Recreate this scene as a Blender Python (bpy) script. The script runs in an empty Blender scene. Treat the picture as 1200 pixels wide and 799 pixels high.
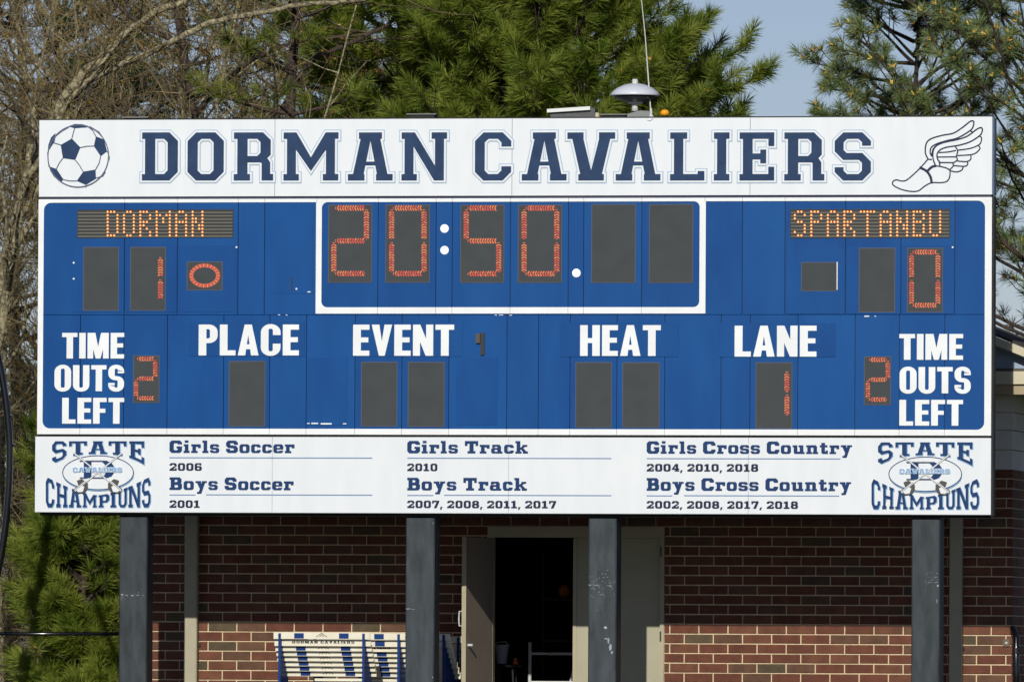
import bpy, math, random
import numpy as np
from mathutils import Vector, Matrix
from mathutils.geometry import delaunay_2d_cdt

random.seed(7); RNG = np.random.default_rng(11)
scene = bpy.context.scene
COL = scene.collection

# ------------------------------------------------------------------ camera
CAM_Z = 0.85
HEAD, PITCH, ROLL = 1.74422125e-01, 3.05392273e-02, 5.36015184e-03
FPX, DIST = 12331.78, 105.9096
YAW = math.radians(10)
CAM = np.array([DIST*math.sin(YAW), -DIST*math.cos(YAW), CAM_Z])
_f = np.array([-math.sin(HEAD)*math.cos(PITCH), math.cos(HEAD)*math.cos(PITCH), math.sin(PITCH)])
_r = np.array([math.cos(HEAD), math.sin(HEAD), 0.0]); _u = np.cross(_r, _f)
RT = math.cos(ROLL)*_r + math.sin(ROLL)*_u
UP = -math.sin(ROLL)*_r + math.cos(ROLL)*_u
cam = bpy.data.cameras.new('camera'); camo = bpy.data.objects.new('camera', cam); COL.objects.link(camo)
M = Matrix(((RT[0], UP[0], -_f[0], CAM[0]), (RT[1], UP[1], -_f[1], CAM[1]), (RT[2], UP[2], -_f[2], CAM[2]), (0, 0, 0, 1)))
camo.matrix_world = M
cam.sensor_width = 36; cam.lens = FPX*36/1200
cam.clip_start = 1; cam.clip_end = 6000
cam.dof.use_dof = True; cam.dof.focus_distance = DIST; cam.dof.aperture_fstop = 4.6
scene.camera = camo

# ------------------------------------------------------------------ light
SUN_EL, SUN_AZ = math.radians(24.6), math.radians(2.0)      # azimuth towards +x from the board normal
w = bpy.data.worlds.new('World'); scene.world = w; w.use_nodes = True
nt = w.node_tree; bg = nt.nodes['Background']
sky = nt.nodes.new('ShaderNodeTexSky'); sky.sky_type = 'NISHITA'; sky.sun_disc = False
sky.sun_elevation = SUN_EL; sky.sun_rotation = math.pi - SUN_AZ
sky.air_density = 0.72; sky.dust_density = 0.12; sky.ozone_density = 1.9
tint = nt.nodes.new('ShaderNodeMix'); tint.data_type = 'RGBA'; tint.blend_type = 'MULTIPLY'; tint.inputs[0].default_value = 1
tint.inputs[7].default_value = (1.0, .925, 1.04, 1); nt.links.new(sky.outputs[0], tint.inputs[6]); nt.links.new(tint.outputs[2], bg.inputs[0]); bg.inputs[1].default_value = 0.058
sun = bpy.data.lights.new('sun', 'SUN'); sun.energy = 3.35; sun.angle = math.radians(0.5); sun.color = (1, 0.965, 0.90)
suno = bpy.data.objects.new('sun', sun); COL.objects.link(suno)
S = Vector((math.sin(SUN_AZ)*math.cos(SUN_EL), -math.cos(SUN_AZ)*math.cos(SUN_EL), math.sin(SUN_EL)))
suno.rotation_euler = S.to_track_quat('Z', 'Y').to_euler(); suno.location = (20, -60, 60)
scene.view_settings.view_transform = 'Standard'; scene.view_settings.look = 'None'
scene.view_settings.exposure = 0; scene.view_settings.gamma = 1

# ------------------------------------------------------------------ photo measurements to places on a plane y = const
def B(px, py, y=0.0):
    d = _f + RT*((px-600)/FPX) - UP*((py-399.5)/FPX)
    t = (y - CAM[1])/d[1]
    p = CAM + d*t
    return p[0], p[2]
def BX(px, py=370, y=0.0): return B(px, py, y)[0]
def BZ(py, px=600, y=0.0): return B(px, py, y)[1]
def box_px(x0, y0, x1, y1, y=0.0):
    my, mx = (y0+y1)/2, (x0+x1)/2
    return B(x0, my, y)[0], B(mx, y1, y)[1], B(x1, my, y)[0], B(mx, y0, y)[1]   # X0, Z0, X1, Z1
PXM = 115.9

# ------------------------------------------------------------------ materials
def lin(c): return tuple(((v/255)/12.92 if v/255 <= .04045 else ((v/255+.055)/1.055)**2.4) for v in c)
MATS = {}
def mat(name, rgb, rough=0.6, var=0.0, scale=5.0, bump=0.0, rgb2=None, metallic=0.0, spec=0.5, emit=None, estr=0.0, bscale=None, stretch=(1,1,1), perobj=0.0, thr=(0.35,0.65), transl=0.0):
    if name in MATS: return MATS[name]
    m = bpy.data.materials.new(name); m.use_nodes = True; n = m.node_tree; L = n.links
    b = n.nodes['Principled BSDF']; c = lin(rgb)+(1,)
    b.inputs['Base Color'].default_value = c; b.inputs['Roughness'].default_value = rough
    b.inputs['Metallic'].default_value = metallic; b.inputs['Specular IOR Level'].default_value = spec
    out = None
    if var or rgb2 or bump or perobj:
        tc = n.nodes.new('ShaderNodeNewGeometry'); mp = n.nodes.new('ShaderNodeMapping'); mp.inputs['Scale'].default_value = stretch
        L.new(tc.outputs['Position'], mp.inputs[0])
        nz = n.nodes.new('ShaderNodeTexNoise'); nz.inputs['Scale'].default_value = scale; nz.inputs['Detail'].default_value = 6
        L.new(mp.outputs[0], nz.inputs['Vector'])
        if var or rgb2:
            rp = n.nodes.new('ShaderNodeValToRGB'); rp.color_ramp.elements[0].position = thr[0]; rp.color_ramp.elements[1].position = thr[1]
            c2 = lin(rgb2)+(1,) if rgb2 else tuple(min(1, v*(1+var)) for v in c[:3])+(1,)
            c1 = c if rgb2 else tuple(v*(1-var) for v in c[:3])+(1,)
            rp.color_ramp.elements[0].color = c1; rp.color_ramp.elements[1].color = c2
            L.new(nz.outputs[0], rp.inputs[0]); out = rp.outputs[0]
        if perobj:
            oi = n.nodes.new('ShaderNodeObjectInfo'); mr = n.nodes.new('ShaderNodeMapRange')
            mr.inputs[3].default_value = 1-perobj; mr.inputs[4].default_value = 1+perobj
            L.new(oi.outputs['Random'], mr.inputs[0])
            hs = n.nodes.new('ShaderNodeHueSaturation'); L.new(mr.outputs[0], hs.inputs['Value'])
            if out: L.new(out, hs.inputs['Color'])
            else: hs.inputs['Color'].default_value = c
            out = hs.outputs[0]
        if out: L.new(out, b.inputs['Base Color'])
        if bump:
            nb = n.nodes.new('ShaderNodeTexNoise'); nb.inputs['Scale'].default_value = bscale or scale*4; nb.inputs['Detail'].default_value = 5
            L.new(mp.outputs[0], nb.inputs['Vector'])
            bp = n.nodes.new('ShaderNodeBump'); bp.inputs['Strength'].default_value = bump; bp.inputs['Distance'].default_value = 0.02
            L.new(nb.outputs[0], bp.inputs['Height']); L.new(bp.outputs[0], b.inputs['Normal'])
    if emit:
        b.inputs['Emission Color'].default_value = lin(emit)+(1,); b.inputs['Emission Strength'].default_value = estr
    if transl:
        tr = n.nodes.new('ShaderNodeBsdfTranslucent'); mx = n.nodes.new('ShaderNodeMixShader'); mx.inputs[0].default_value = transl
        if out: L.new(out, tr.inputs[0])
        else: tr.inputs[0].default_value = c
        L.new(b.outputs[0], mx.inputs[1]); L.new(tr.outputs[0], mx.inputs[2])
        L.new(mx.outputs[0], n.nodes['Material Output'].inputs[0])
    MATS[name] = m; return m

WHITE = mat('board_white_paint', (233, 236, 237), .5, rgb2=(222, 227, 229), scale=2.2, thr=(.25, .8), stretch=(3, 3, .8), bump=.04, bscale=6)
BANNER = mat('banner_white_vinyl', (231, 234, 235), .5, rgb2=(220, 225, 227), scale=2.0, thr=(.25, .8), stretch=(3, 3, .8), bump=.04, bscale=6)
BLUE = mat('board_blue_paint', (0, 66, 130), .42, rgb2=(10, 80, 144), scale=1.5, thr=(.25, .75), bump=.06, bscale=3, spec=.16, stretch=(2, 2, .6), perobj=.05)
BLUE_B = mat('board_blue_paint_upper', (14, 82, 146), .42, rgb2=(0, 70, 134), scale=1.4, thr=(.25, .75), bump=.06, bscale=3, spec=.16, stretch=(2, 2, .6), perobj=.05)
NAVY = mat('navy_vinyl', (26, 53, 88), .5, rgb2=(36, 63, 99), scale=6, spec=.2)
NAVY2 = mat('deep_navy_vinyl', (12, 50, 98), .5, rgb2=(18, 60, 110), scale=12, spec=.2)
INK = mat('dark_ink_vinyl', (26, 36, 66), .5, spec=.2)
SKYB = mat('pale_blue_vinyl', (158, 186, 210), .5)
SKYB2 = mat('light_blue_vinyl', (120, 165, 205), .5)
UNDER = mat('steel_blue_rule', (95, 130, 175), .5)
LET = mat('white_vinyl_letter', (240, 243, 242), .5, rgb2=(232, 234, 232), scale=3)
GREYV = mat('grey_vinyl', (110, 110, 108), .5)
FACE = mat('display_face', (70, 74, 75), .7, rgb2=(66, 70, 72), scale=5, bump=.1, bscale=200, spec=.2)
FACER = mat('display_rim', (90, 88, 98), .6, spec=.2)
DARKSTEEL = mat('dark_steel', (36, 38, 40), .6, rgb2=(46, 47, 46), scale=4, spec=.2)
GALV = mat('galvanised_post', (44, 51, 55), .6, rgb2=(68, 75, 79), scale=5, bump=.15, bscale=35, stretch=(2.2, 2.2, .6), perobj=.12, spec=.25, thr=(.3, .7))
SCUFF = mat('pale_scuff', (128, 136, 140), .6, rgb2=(170, 178, 182), scale=12)
SEGO = mat('led_orange', (225, 120, 70), .5, emit=(255, 110, 50), estr=.12)
SEGR = mat('led_red', (205, 70, 55), .5, emit=(255, 60, 40), estr=.12)
LEDA = mat('led_amber', (240, 130, 40), .5, emit=(255, 130, 40), estr=.8)
LEDW = mat('led_amber_core', (255, 225, 160), .5, emit=(255, 220, 150), estr=1.0)
LAMPW = mat('colon_lamp', (255, 250, 245), .5, emit=(255, 248, 242), estr=.45)
LOUV = mat('louvre_grey', (108, 108, 98), .6, spec=.2)
BLACKM = mat('black_plastic', (14, 14, 16), .5)
BLACKG = mat('black_gloss_paint', (10, 11, 14), .18, spec=.7)
BRICKS = [mat('brick_red', (106, 61, 43), .85, var=.16, scale=9, bump=.5, bscale=90, perobj=.1),
          mat('brick_rust', (112, 69, 49), .85, var=.16, scale=9, bump=.5, bscale=90, perobj=.1),
          mat('brick_brown', (100, 70, 51), .85, var=.18, scale=9, bump=.5, bscale=90, perobj=.1),
          mat('brick_umber', (88, 74, 53), .85, var=.18, scale=9, bump=.5, bscale=90, perobj=.14)]
MORTAR = mat('mortar', (222, 200, 162), .95, var=.07, scale=14, bump=.3, bscale=90)
STONE = mat('pale_block', (206, 203, 192), .9, rgb2=(214, 211, 200), scale=6, bump=.3, bscale=60)
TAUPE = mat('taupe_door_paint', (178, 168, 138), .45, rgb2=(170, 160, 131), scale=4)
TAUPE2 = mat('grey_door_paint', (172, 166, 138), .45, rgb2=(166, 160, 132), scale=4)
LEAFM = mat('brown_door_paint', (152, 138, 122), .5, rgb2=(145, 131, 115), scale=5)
CREAM = mat('cream_trim', (208, 198, 168), .5, rgb2=(198, 188, 158), scale=5)
TAN = mat('tan_trim', (168, 152, 118), .5, rgb2=(158, 142, 110), scale=5)
SOFF = mat('blue_grey_soffit', (150, 168, 188), .6)
SHING = mat('roof_shingle', (66, 58, 52), .9, var=.3, scale=9)
STEELW = mat('worn_white_metal', (206, 206, 204), .4)
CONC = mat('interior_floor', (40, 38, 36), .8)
INTW = mat('interior_gloom', (16, 14, 13), .95, var=.1, spec=.02)  # near-black colour stands for the darkness of the unlit room
HURW = mat('hurdle_board_cream', (236, 230, 206), .5, rgb2=(226, 219, 194), scale=8)
HURB = mat('hurdle_blue', (4, 52, 116), .45, spec=.2)
BLKT = mat('black_print', (28, 28, 32), .5)
DOMEM = mat('dome_pale_enamel', (212, 216, 224), .35)
AMBER = mat('amber_lens', (240, 160, 30), .25, emit=(255, 160, 20), estr=.1)
GLASSD = mat('smoked_grille', (40, 42, 48), .3)

# ------------------------------------------------------------------ object helpers
WLOC = {}
def link(o, parent=None, loc=(0, 0, 0)):
    COL.objects.link(o); loc = Vector(loc)
    if parent is not None:
        o.parent = parent; o.location = loc - WLOC[parent.name]
    else: o.location = loc
    WLOC[o.name] = loc
    return o
def tag(o, label=None, cat=None, group=None, kind=None):
    if label: o['label'] = label
    if cat: o['category'] = cat
    if group: o['group'] = group
    if kind: o['kind'] = kind
    return o
def empty(name, loc, label, cat, group=None):
    o = bpy.data.objects.new(name, None); o.empty_display_size = .2
    link(o, None, loc); return tag(o, label, cat, group)
def as_mesh(name, verts, faces, mats, fm=None, smooth=False):
    me = bpy.data.meshes.new(name); me.from_pydata([tuple(v) for v in verts], [], faces)
    for m in (mats if isinstance(mats, (list, tuple)) else [mats]): me.materials.append(m)
    if fm is not None: me.polygons.foreach_set('material_index', fm)
    if smooth: me.polygons.foreach_set('use_smooth', [True]*len(me.polygons))
    me.update(); return me
def fast_mesh(name, V, F, m, fm=None, smooth=False):
    V = np.asarray(V, dtype=np.float32); F = np.asarray(F, dtype=np.int32); k = F.shape[1]
    me = bpy.data.meshes.new(name)
    me.vertices.add(len(V)); me.vertices.foreach_set('co', V.ravel())
    me.loops.add(F.size); me.loops.foreach_set('vertex_index', F.ravel())
    me.polygons.add(len(F)); me.polygons.foreach_set('loop_start', np.arange(len(F), dtype=np.int32)*k)
    me.polygons.foreach_set('loop_total', np.full(len(F), k, dtype=np.int32))
    for mm in (m if isinstance(m, (list, tuple)) else [m]): me.materials.append(mm)
    if fm is not None: me.polygons.foreach_set('material_index', np.asarray(fm, dtype=np.int32))
    if smooth: me.polygons.foreach_set('use_smooth', np.ones(len(F), dtype=bool))
    me.update(calc_edges=True); return me
class MB:
    def __init__(s): s.v = []; s.f = []; s.m = []
    def add(s, vs, fs, mi=0):
        n = len(s.v); s.v += [tuple(v) for v in vs]
        for f in fs: s.f.append([i+n for i in f]); s.m.append(mi)
        return s
    def box(s, x0, y0, z0, x1, y1, z1, mi=0, bev=0.0):
        if bev <= 0:
            vs = [(x, y, z) for z in (z0, z1) for y in (y0, y1) for x in (x0, x1)]
            return s.add(vs, [(0, 2, 3, 1), (4, 5, 7, 6), (0, 1, 5, 4), (2, 6, 7, 3), (0, 4, 6, 2), (1, 3, 7, 5)], mi)
        b = bev   # chamfered on the faces seen from -y: front ring inset
        vs = []
        for (yy, ins) in ((y0, b), (y0+b, 0), (y1, 0)):
            vs += [(x0+ins, yy, z0+ins), (x1-ins, yy, z0+ins), (x1-ins, yy, z1-ins), (x0+ins, yy, z1-ins)]
        fs = [(0, 1, 2, 3)]
        for a in (0, 4):
            for i in range(4): fs.append((a+i, a+4+i, a+4+(i+1) % 4, a+(i+1) % 4))
        fs.append((11, 10, 9, 8))
        return s.add(vs, fs, mi)
    def prism(s, pts, axis, a0, a1, mi=0):
        n = len(pts)
        def mk(p, a):
            if axis == 'y': return (p[0], a, p[1])
            if axis == 'x': return (a, p[0], p[1])
            return (p[0], p[1], a)
        vs = [mk(p, a0) for p in pts]+[mk(p, a1) for p in pts]
        fs = [tuple(range(n)), tuple(range(2*n-1, n-1, -1))]
        fs += [(i, i+n, (i+1) % n+n, (i+1) % n) for i in range(n)]
        return s.add(vs, fs, mi)
    def tube(s, path, r, k=8, mi=0, cap=True):
        path = [Vector(p) for p in path]; rs = r if isinstance(r, (list, tuple)) else [r]*len(path)
        base = len(s.v); prev = None
        for i, p in enumerate(path):
            d = (path[min(i+1, len(path)-1)]-path[max(i-1, 0)]).normalized()
            if prev is None:
                u = d.cross(Vector((0, 0, 1)));
                if u.length < .1: u = d.cross(Vector((1, 0, 0)))
                u.normalize()
            else: u = (prev - d*prev.dot(d)).normalized()
            prev = u; v = d.cross(u)
            for j in range(k):
                a = 2*math.pi*j/k; s.v.append(tuple(p+(u*math.cos(a)+v*math.sin(a))*rs[i]))
        for i in range(len(path)-1):
            for j in range(k):
                a = base+i*k+j; b = base+i*k+(j+1) % k
                s.f.append([a, b, b+k, a+k]); s.m.append(mi)
        if cap:
            s.f.append([base+j for j in range(k)][::-1]); s.m.append(mi)
            e = base+(len(path)-1)*k; s.f.append([e+j for j in range(k)]); s.m.append(mi)
        return s
    def lathe(s, c, prof, k=24, mi=0):
        base = len(s.v)
        for (r, z) in prof:
            for j in range(k):
                a = 2*math.pi*j/k; s.v.append((c[0]+r*math.cos(a), c[1]+r*math.sin(a), c[2]+z))
        for i in range(len(prof)-1):
            for j in range(k):
                a = base+i*k+j; b = base+i*k+(j+1) % k; s.f.append([a, b, b+k, a+k]); s.m.append(mi)
        return s
    def obj(s, name, mats, parent=None, smooth=False, loc=None):
        me = as_mesh(name, s.v, s.f, mats, s.m, smooth)
        o = bpy.data.objects.new(name, me)
        return link(o, parent, loc or (0, 0, 0))
def rounded(x0, z0, x1, z1, r, n=5, corners='TL TR BR BL'):
    pts = []
    for nm, cx, cz, a0 in (('BL', x0, z0, 180), ('BR', x1, z0, 270), ('TR', x1, z1, 0), ('TL', x0, z1, 90)):
        if nm in corners:
            ox = cx + (r if 'L' in nm else -r); oz = cz + (r if 'B' in nm else -r)
            for i in range(n+1):
                a = math.radians(a0+90*i/n); pts.append((ox+r*math.cos(a), oz+r*math.sin(a)))
        else: pts.append((cx, cz))
    return pts

# ------------------------------------------------------------------ flat lettering engine
def area(p): return .5*sum(p[i][0]*p[(i+1) % len(p)][1]-p[(i+1) % len(p)][0]*p[i][1] for i in range(len(p)))
def expand(p, e):
    q = []
    for a in p:
        if not q or math.hypot(a[0]-q[-1][0], a[1]-q[-1][1]) > 1e-7: q.append(a)
    if len(q) > 1 and math.hypot(q[0][0]-q[-1][0], q[0][1]-q[-1][1]) < 1e-7: q.pop()
    if len(q) < 3 or abs(area(q)) < 1e-12: return None
    if area(q) < 0: q = q[::-1]
    if e == 0: return q
    r = []
    for i in range(len(q)):
        a, b, c = q[i-1], q[i], q[(i+1) % len(q)]
        d1 = (b[0]-a[0], b[1]-a[1]); d2 = (c[0]-b[0], c[1]-b[1])
        l1, l2 = math.hypot(*d1), math.hypot(*d2)
        n1 = (d1[1]/l1, -d1[0]/l1); n2 = (d2[1]/l2, -d2[0]/l2)
        k = 1+n1[0]*n2[0]+n1[1]*n2[1]; k = max(k, .35)
        r.append((b[0]+e*(n1[0]+n2[0])/k, b[1]+e*(n1[1]+n2[1])/k))
    return r
def inside(x, y, q):
    c = False; j = len(q)-1
    for i in range(len(q)):
        if (q[i][1] > y) != (q[j][1] > y) and x < (q[j][0]-q[i][0])*(y-q[i][1])/(q[j][1]-q[i][1])+q[i][0]: c = not c
        j = i
    return c
def cdt(polys):
    """triangles of the union of simple polygons"""
    V = []; F = []; Q = []
    for p in polys:
        q = expand(p, 0)
        if not q: continue
        Q.append((min(a[0] for a in q), max(a[0] for a in q), min(a[1] for a in q), max(a[1] for a in q), q))
        F.append(list(range(len(V), len(V)+len(q)))); V += [Vector(a) for a in q]
    if not F: return [], []
    vo, _, fo, _, _, _ = delaunay_2d_cdt(V, [], F, 1, 1e-6)
    fs = []
    for f in fo:
        p = [vo[i] for i in f]
        if abs(area(p)) < 1e-11: continue
        cx_, cy_ = sum(a[0] for a in p)/len(p), sum(a[1] for a in p)/len(p)
        if not any(b[0] <= cx_ <= b[1] and b[2] <= cy_ <= b[3] and inside(cx_, cy_, b[4]) for b in Q): continue
        fs.append(tuple(f) if area(p) > 0 else tuple(f)[::-1])
    return [(v[0], v[1]) for v in vo], fs
def loops_of(vo, fs):
    ed = set()
    for f in fs:
        for k in range(len(f)): ed.add((f[k], f[(k+1) % len(f)]))
    nxt = {}
    for a, b in ed:
        if (b, a) not in ed: nxt.setdefault(a, []).append(b)
    out = []
    while nxt:
        st = next(iter(nxt)); cur = st; lp = []
        while cur in nxt:
            lp.append(cur); l = nxt[cur]; b = l.pop()
            if not l: del nxt[cur]
            cur = b
            if cur == st: break
        q = [vo[k] for k in lp]; r = []
        for k in range(len(q)):
            a, b, c = q[k-1], q[k], q[(k+1) % len(q)]
            d1 = (b[0]-a[0], b[1]-a[1]); d2 = (c[0]-b[0], c[1]-b[1])
            if abs(d1[0]*d2[1]-d1[1]*d2[0]) > 1e-3*math.hypot(*d1)*math.hypot(*d2): r.append(b)
        if len(r) > 2 and abs(area(r)) > 2e-6: out.append(r)
    return out
def offset_loop(q, e):
    r = []
    for i in range(len(q)):
        a, b, c = q[i-1], q[i], q[(i+1) % len(q)]
        d1 = (b[0]-a[0], b[1]-a[1]); d2 = (c[0]-b[0], c[1]-b[1])
        l1, l2 = math.hypot(*d1), math.hypot(*d2)
        n1 = (d1[1]/l1, -d1[0]/l1); n2 = (d2[1]/l2, -d2[0]/l2)
        k = max(1+n1[0]*n2[0]+n1[1]*n2[1], .3)
        r.append((b[0]+e*(n1[0]+n2[0])/k, b[1]+e*(n1[1]+n2[1])/k))
    return r
def flat(polys, y, mb, mi=0, e=0.0):
    """union of simple polygons in X,Z laid at depth y, grown by e"""
    vo, fs = cdt(polys)
    if not fs: return
    if e:
        L = loops_of(vo, fs); Lo = []
        for l in L:
            o = offset_loop(l, e)
            if area(l)*area(o) > 0 and abs(area(o)) > 1e-5: Lo.append(o)
        V = []; F = []
        for o in Lo: F.append(list(range(len(V), len(V)+len(o)))); V += [Vector(a) for a in o]
        v2, _, fo, _, _, _ = delaunay_2d_cdt(V, [], F, 1, 1e-6)
        vo = [(v[0], v[1]) for v in v2]; fs = []
        for f in fo:
            p = [vo[i] for i in f]
            if abs(area(p)) < 1e-11: continue
            cx_, cy_ = sum(a[0] for a in p)/len(p), sum(a[1] for a in p)/len(p)
            w_ = sum((1 if area(o) > 0 else -1) for o in Lo if inside(cx_, cy_, o))
            if w_ > 0: fs.append(tuple(f) if area(p) > 0 else tuple(f)[::-1])
    mb.add([(v[0], y, v[1]) for v in vo], fs, mi)
def stroke(pts, wd, closed=False):
    """thick polyline as separate quads with round-ish joints"""
    out = []
    n = len(pts)
    for i in range(n if closed else n-1):
        a, b = pts[i], pts[(i+1) % n]; d = (b[0]-a[0], b[1]-a[1]); l = math.hypot(*d)
        if l < 1e-9: continue
        nx, ny = -d[1]/l*wd/2, d[0]/l*wd/2; ex, ey = d[0]/l*wd*.25, d[1]/l*wd*.25
        out.append([(a[0]+nx-ex, a[1]+ny-ey), (a[0]-nx-ex, a[1]-ny-ey), (b[0]-nx+ex, b[1]-ny+ey), (b[0]+nx+ex, b[1]+ny+ey)])
    return out
def Rc(x0, y0, x1, y1): return [(x0, y0), (x1, y0), (x1, y1), (x0, y1)]
def ring(x0, y0, x1, y1, tv, th, c, n=1, sq='', drop='', rc=None, lc=None, ci=None):
    if ci is None: ci = c*(.42 if n == 1 else .5)
    out = []
    def arc(cx, cy, rx, ry, a0):
        return [(cx+rx*math.cos(math.radians(a0+90*i/n)), cy+ry*math.sin(math.radians(a0+90*i/n))) for i in range(n+1)]
    C = {}
    for nm, sx, sy, a0 in (('TR', 1, 1, 0), ('TL', -1, 1, 90), ('BL', -1, -1, 180), ('BR', 1, -1, 270)):
        ox = x1 if sx > 0 else x0; oy = y1 if sy > 0 else y0
        co, cj = (0, 0) if nm in sq.split() else (c, ci)
        outer = arc(ox-sx*co, oy-sy*co, co, co, a0)
        inner = arc(ox-sx*(tv+cj), oy-sy*(th+cj), cj, cj, a0)
        C[nm] = (outer, inner)
        if nm not in drop.split() and co > 0:
            for i in range(n): out.append([outer[i], outer[i+1], inner[i+1], inner[i]])
    d = drop.split()
    if 'T' not in d: out.append([C['TR'][0][-1], C['TL'][0][0], C['TL'][1][0], C['TR'][1][-1]])
    if 'B' not in d: out.append([C['BL'][0][-1], C['BR'][0][0], C['BR'][1][0], C['BL'][1][-1]])
    if 'L' not in d:
        a, b, i1, i2 = C['TL'][0][-1], C['BL'][0][0], C['BL'][1][0], C['TL'][1][-1]
        if lc:
            out.append([a, (x0, lc[1]), (x0+tv, lc[1]), i2]) if lc[1] < a[1] else None
            out.append([(x0, lc[0]), b, i1, (x0+tv, lc[0])]) if lc[0] > b[1] else None
        else: out.append([a, b, i1, i2])
    if 'R' not in d:
        a, b, i1, i2 = C['TR'][0][0], C['BR'][0][-1], C['BR'][1][-1], C['TR'][1][0]
        if rc:
            out.append([a, (x1, rc[1]), (x1-tv, rc[1]), i2]) if rc[1] < a[1] else None
            out.append([(x1, rc[0]), b, i1, (x1-tv, rc[0])]) if rc[0] > b[1] else None
        else: out.append([a, b, i1, i2])
    return out
def esses(w, h, tv, th, c, n=1, t=.29):
    m0, m1 = h/2-th/2, h/2+th/2
    return ring(0, m0, w, h, tv, th, c, n, drop='BR', rc=(-9, h*(1-t)) ) + ring(0, 0, w, m1, tv, th, c, n, drop='TL', lc=(h*t, 99))
# --- slab capitals, 56 high, width w
FA_W = dict(D=42, O=42.5, R=46, M=64, A=52.5, N=53, C=42.5, V=56, L=40.5, I=18.5, E=41, S=42.5, T=46, H=50, P=42, U=48)
def fontA(ch, w=None):
    w = w or FA_W[ch]; h = 56; s = 7.5; P = []
    if ch == 'D': P = ring(3.5, 0, w, h, 12, s, 10, sq='TL BL')+[Rc(0, 0, 6, s), Rc(0, h-s, 6, h)]
    elif ch == 'O': P = ring(0, 0, w, h, 12, s, 10)
    elif ch == 'C': P = ring(0, 0, w, h, 11.5, s, 10, rc=(16.5, 39.5))
    elif ch == 'S': P = ring(0, 24, w, h, 10.5, s, 10, drop='BR R', ci=4)+[Rc(w-10.5, 40.5, w, h-10)]+ring(0, 0, w, 32, 10.5, s, 10, drop='TL L', ci=4)+[Rc(0, 10, 10.5, 15.5)]
    elif ch in 'RP':
        P = ring(4, 21, w-(3 if ch == 'R' else 0), h, 12, s, 9, sq='TL BL')+[Rc(4, 0, 16, h), Rc(0, 0, 19, s), Rc(0, h-s, 6, h)]
        if ch == 'R': P += [[(w-16, 28.5), (w-8.5, 28.5), (w-3.5, 21), (w-3.5, 0), (w-13.5, 0), (w-13.5, 20), (w-18, 24)], Rc(w-13.5, 0, w, s)]
    elif ch == 'M':
        P = [Rc(0, 0, 18, s), Rc(w-18, 0, w, s), Rc(4, 0, 14.5, h), Rc(w-14.5, 0, w-4, h), Rc(0, h-s, 12, h), Rc(w-12, h-s, w, h),
             [(8, h), (15, h), (w/2, 27), (w/2, 11), (8, 45)], [(w-8, h), (w-15, h), (w/2, 27), (w/2, 11), (w-8, 45)]]
    elif ch == 'A':
        c = w/2; P = [Rc(c-13.5, h-s, c+13.5, h), [(c-10, h), (c+2, h), (17, 0), (4.5, 0)], [(c+10, h), (c-2, h), (w-17, 0), (w-4.5, 0)],
             Rc(14, 17.5, w-14, 22), Rc(0, 0, 19.5, s), Rc(w-19.5, 0, w, s)]
    elif ch == 'V':
        c = w/2; P = [Rc(0, h-s, 19, h), Rc(w-19, h-s, w, h), Rc(c-15, 0, c+15, s), [(c-11, 0), (c+3, 0), (17, h), (4, h)], [(c+11, 0), (c-3, 0), (w-17, h), (w-4, h)]]
    elif ch == 'N':
        P = [Rc(3.5, 0, 14, h), Rc(0, h-s, 8, h), Rc(0, 0, 18, s), Rc(w-14, 0, w-3.5, h), Rc(w-18, h-s, w, h), [(4, h), (15.5, h), (w-3.5, 0), (w-15, 0)]]
    elif ch == 'L': P = [Rc(0, 0, w, s), Rc(4.5, 0, 15.5, h), Rc(0, h-s, 20, h), Rc(w-8, 0, w, 11)]
    elif ch == 'I': P = [Rc(0, 0, w, s), Rc(0, h-s, w, h), Rc(w/2-5.5, 0, w/2+5.5, h)]
    elif ch == 'E': P = [Rc(4, 0, 15.5, h), Rc(0, h-s, w, h), Rc(w-7, 40, w, h), Rc(0, 0, w, s), Rc(w-7, 0, w, 16), Rc(4, 24.5, w-10, 31.5), Rc(w-16.5, 20, w-9.5, 36)]
    elif ch == 'T': P = [Rc(0, h-s, w, h), Rc(0, 38, 7, h), Rc(w-7, 38, w, h), Rc(w/2-6, 0, w/2+6, h), Rc(w/2-12, 0, w/2+12, s)]
    elif ch == 'H': P = [Rc(4, 0, 15, h), Rc(w-15, 0, w-4, h), Rc(0, 0, 19, s), Rc(w-19, 0, w, s), Rc(0, h-s, 19, h), Rc(w-19, h-s, w, h), Rc(4, 24.5, w-4, 32)]
    elif ch == 'U': P = ring(4, 0, w-4, h, 11, s, 10, drop='T TL TR L R')+[Rc(4, 10, 15, h), Rc(w-15, 10, w-4, h), Rc(0, h-s, 19, h), Rc(w-19, h-s, w, h)]
    return P, w
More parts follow.
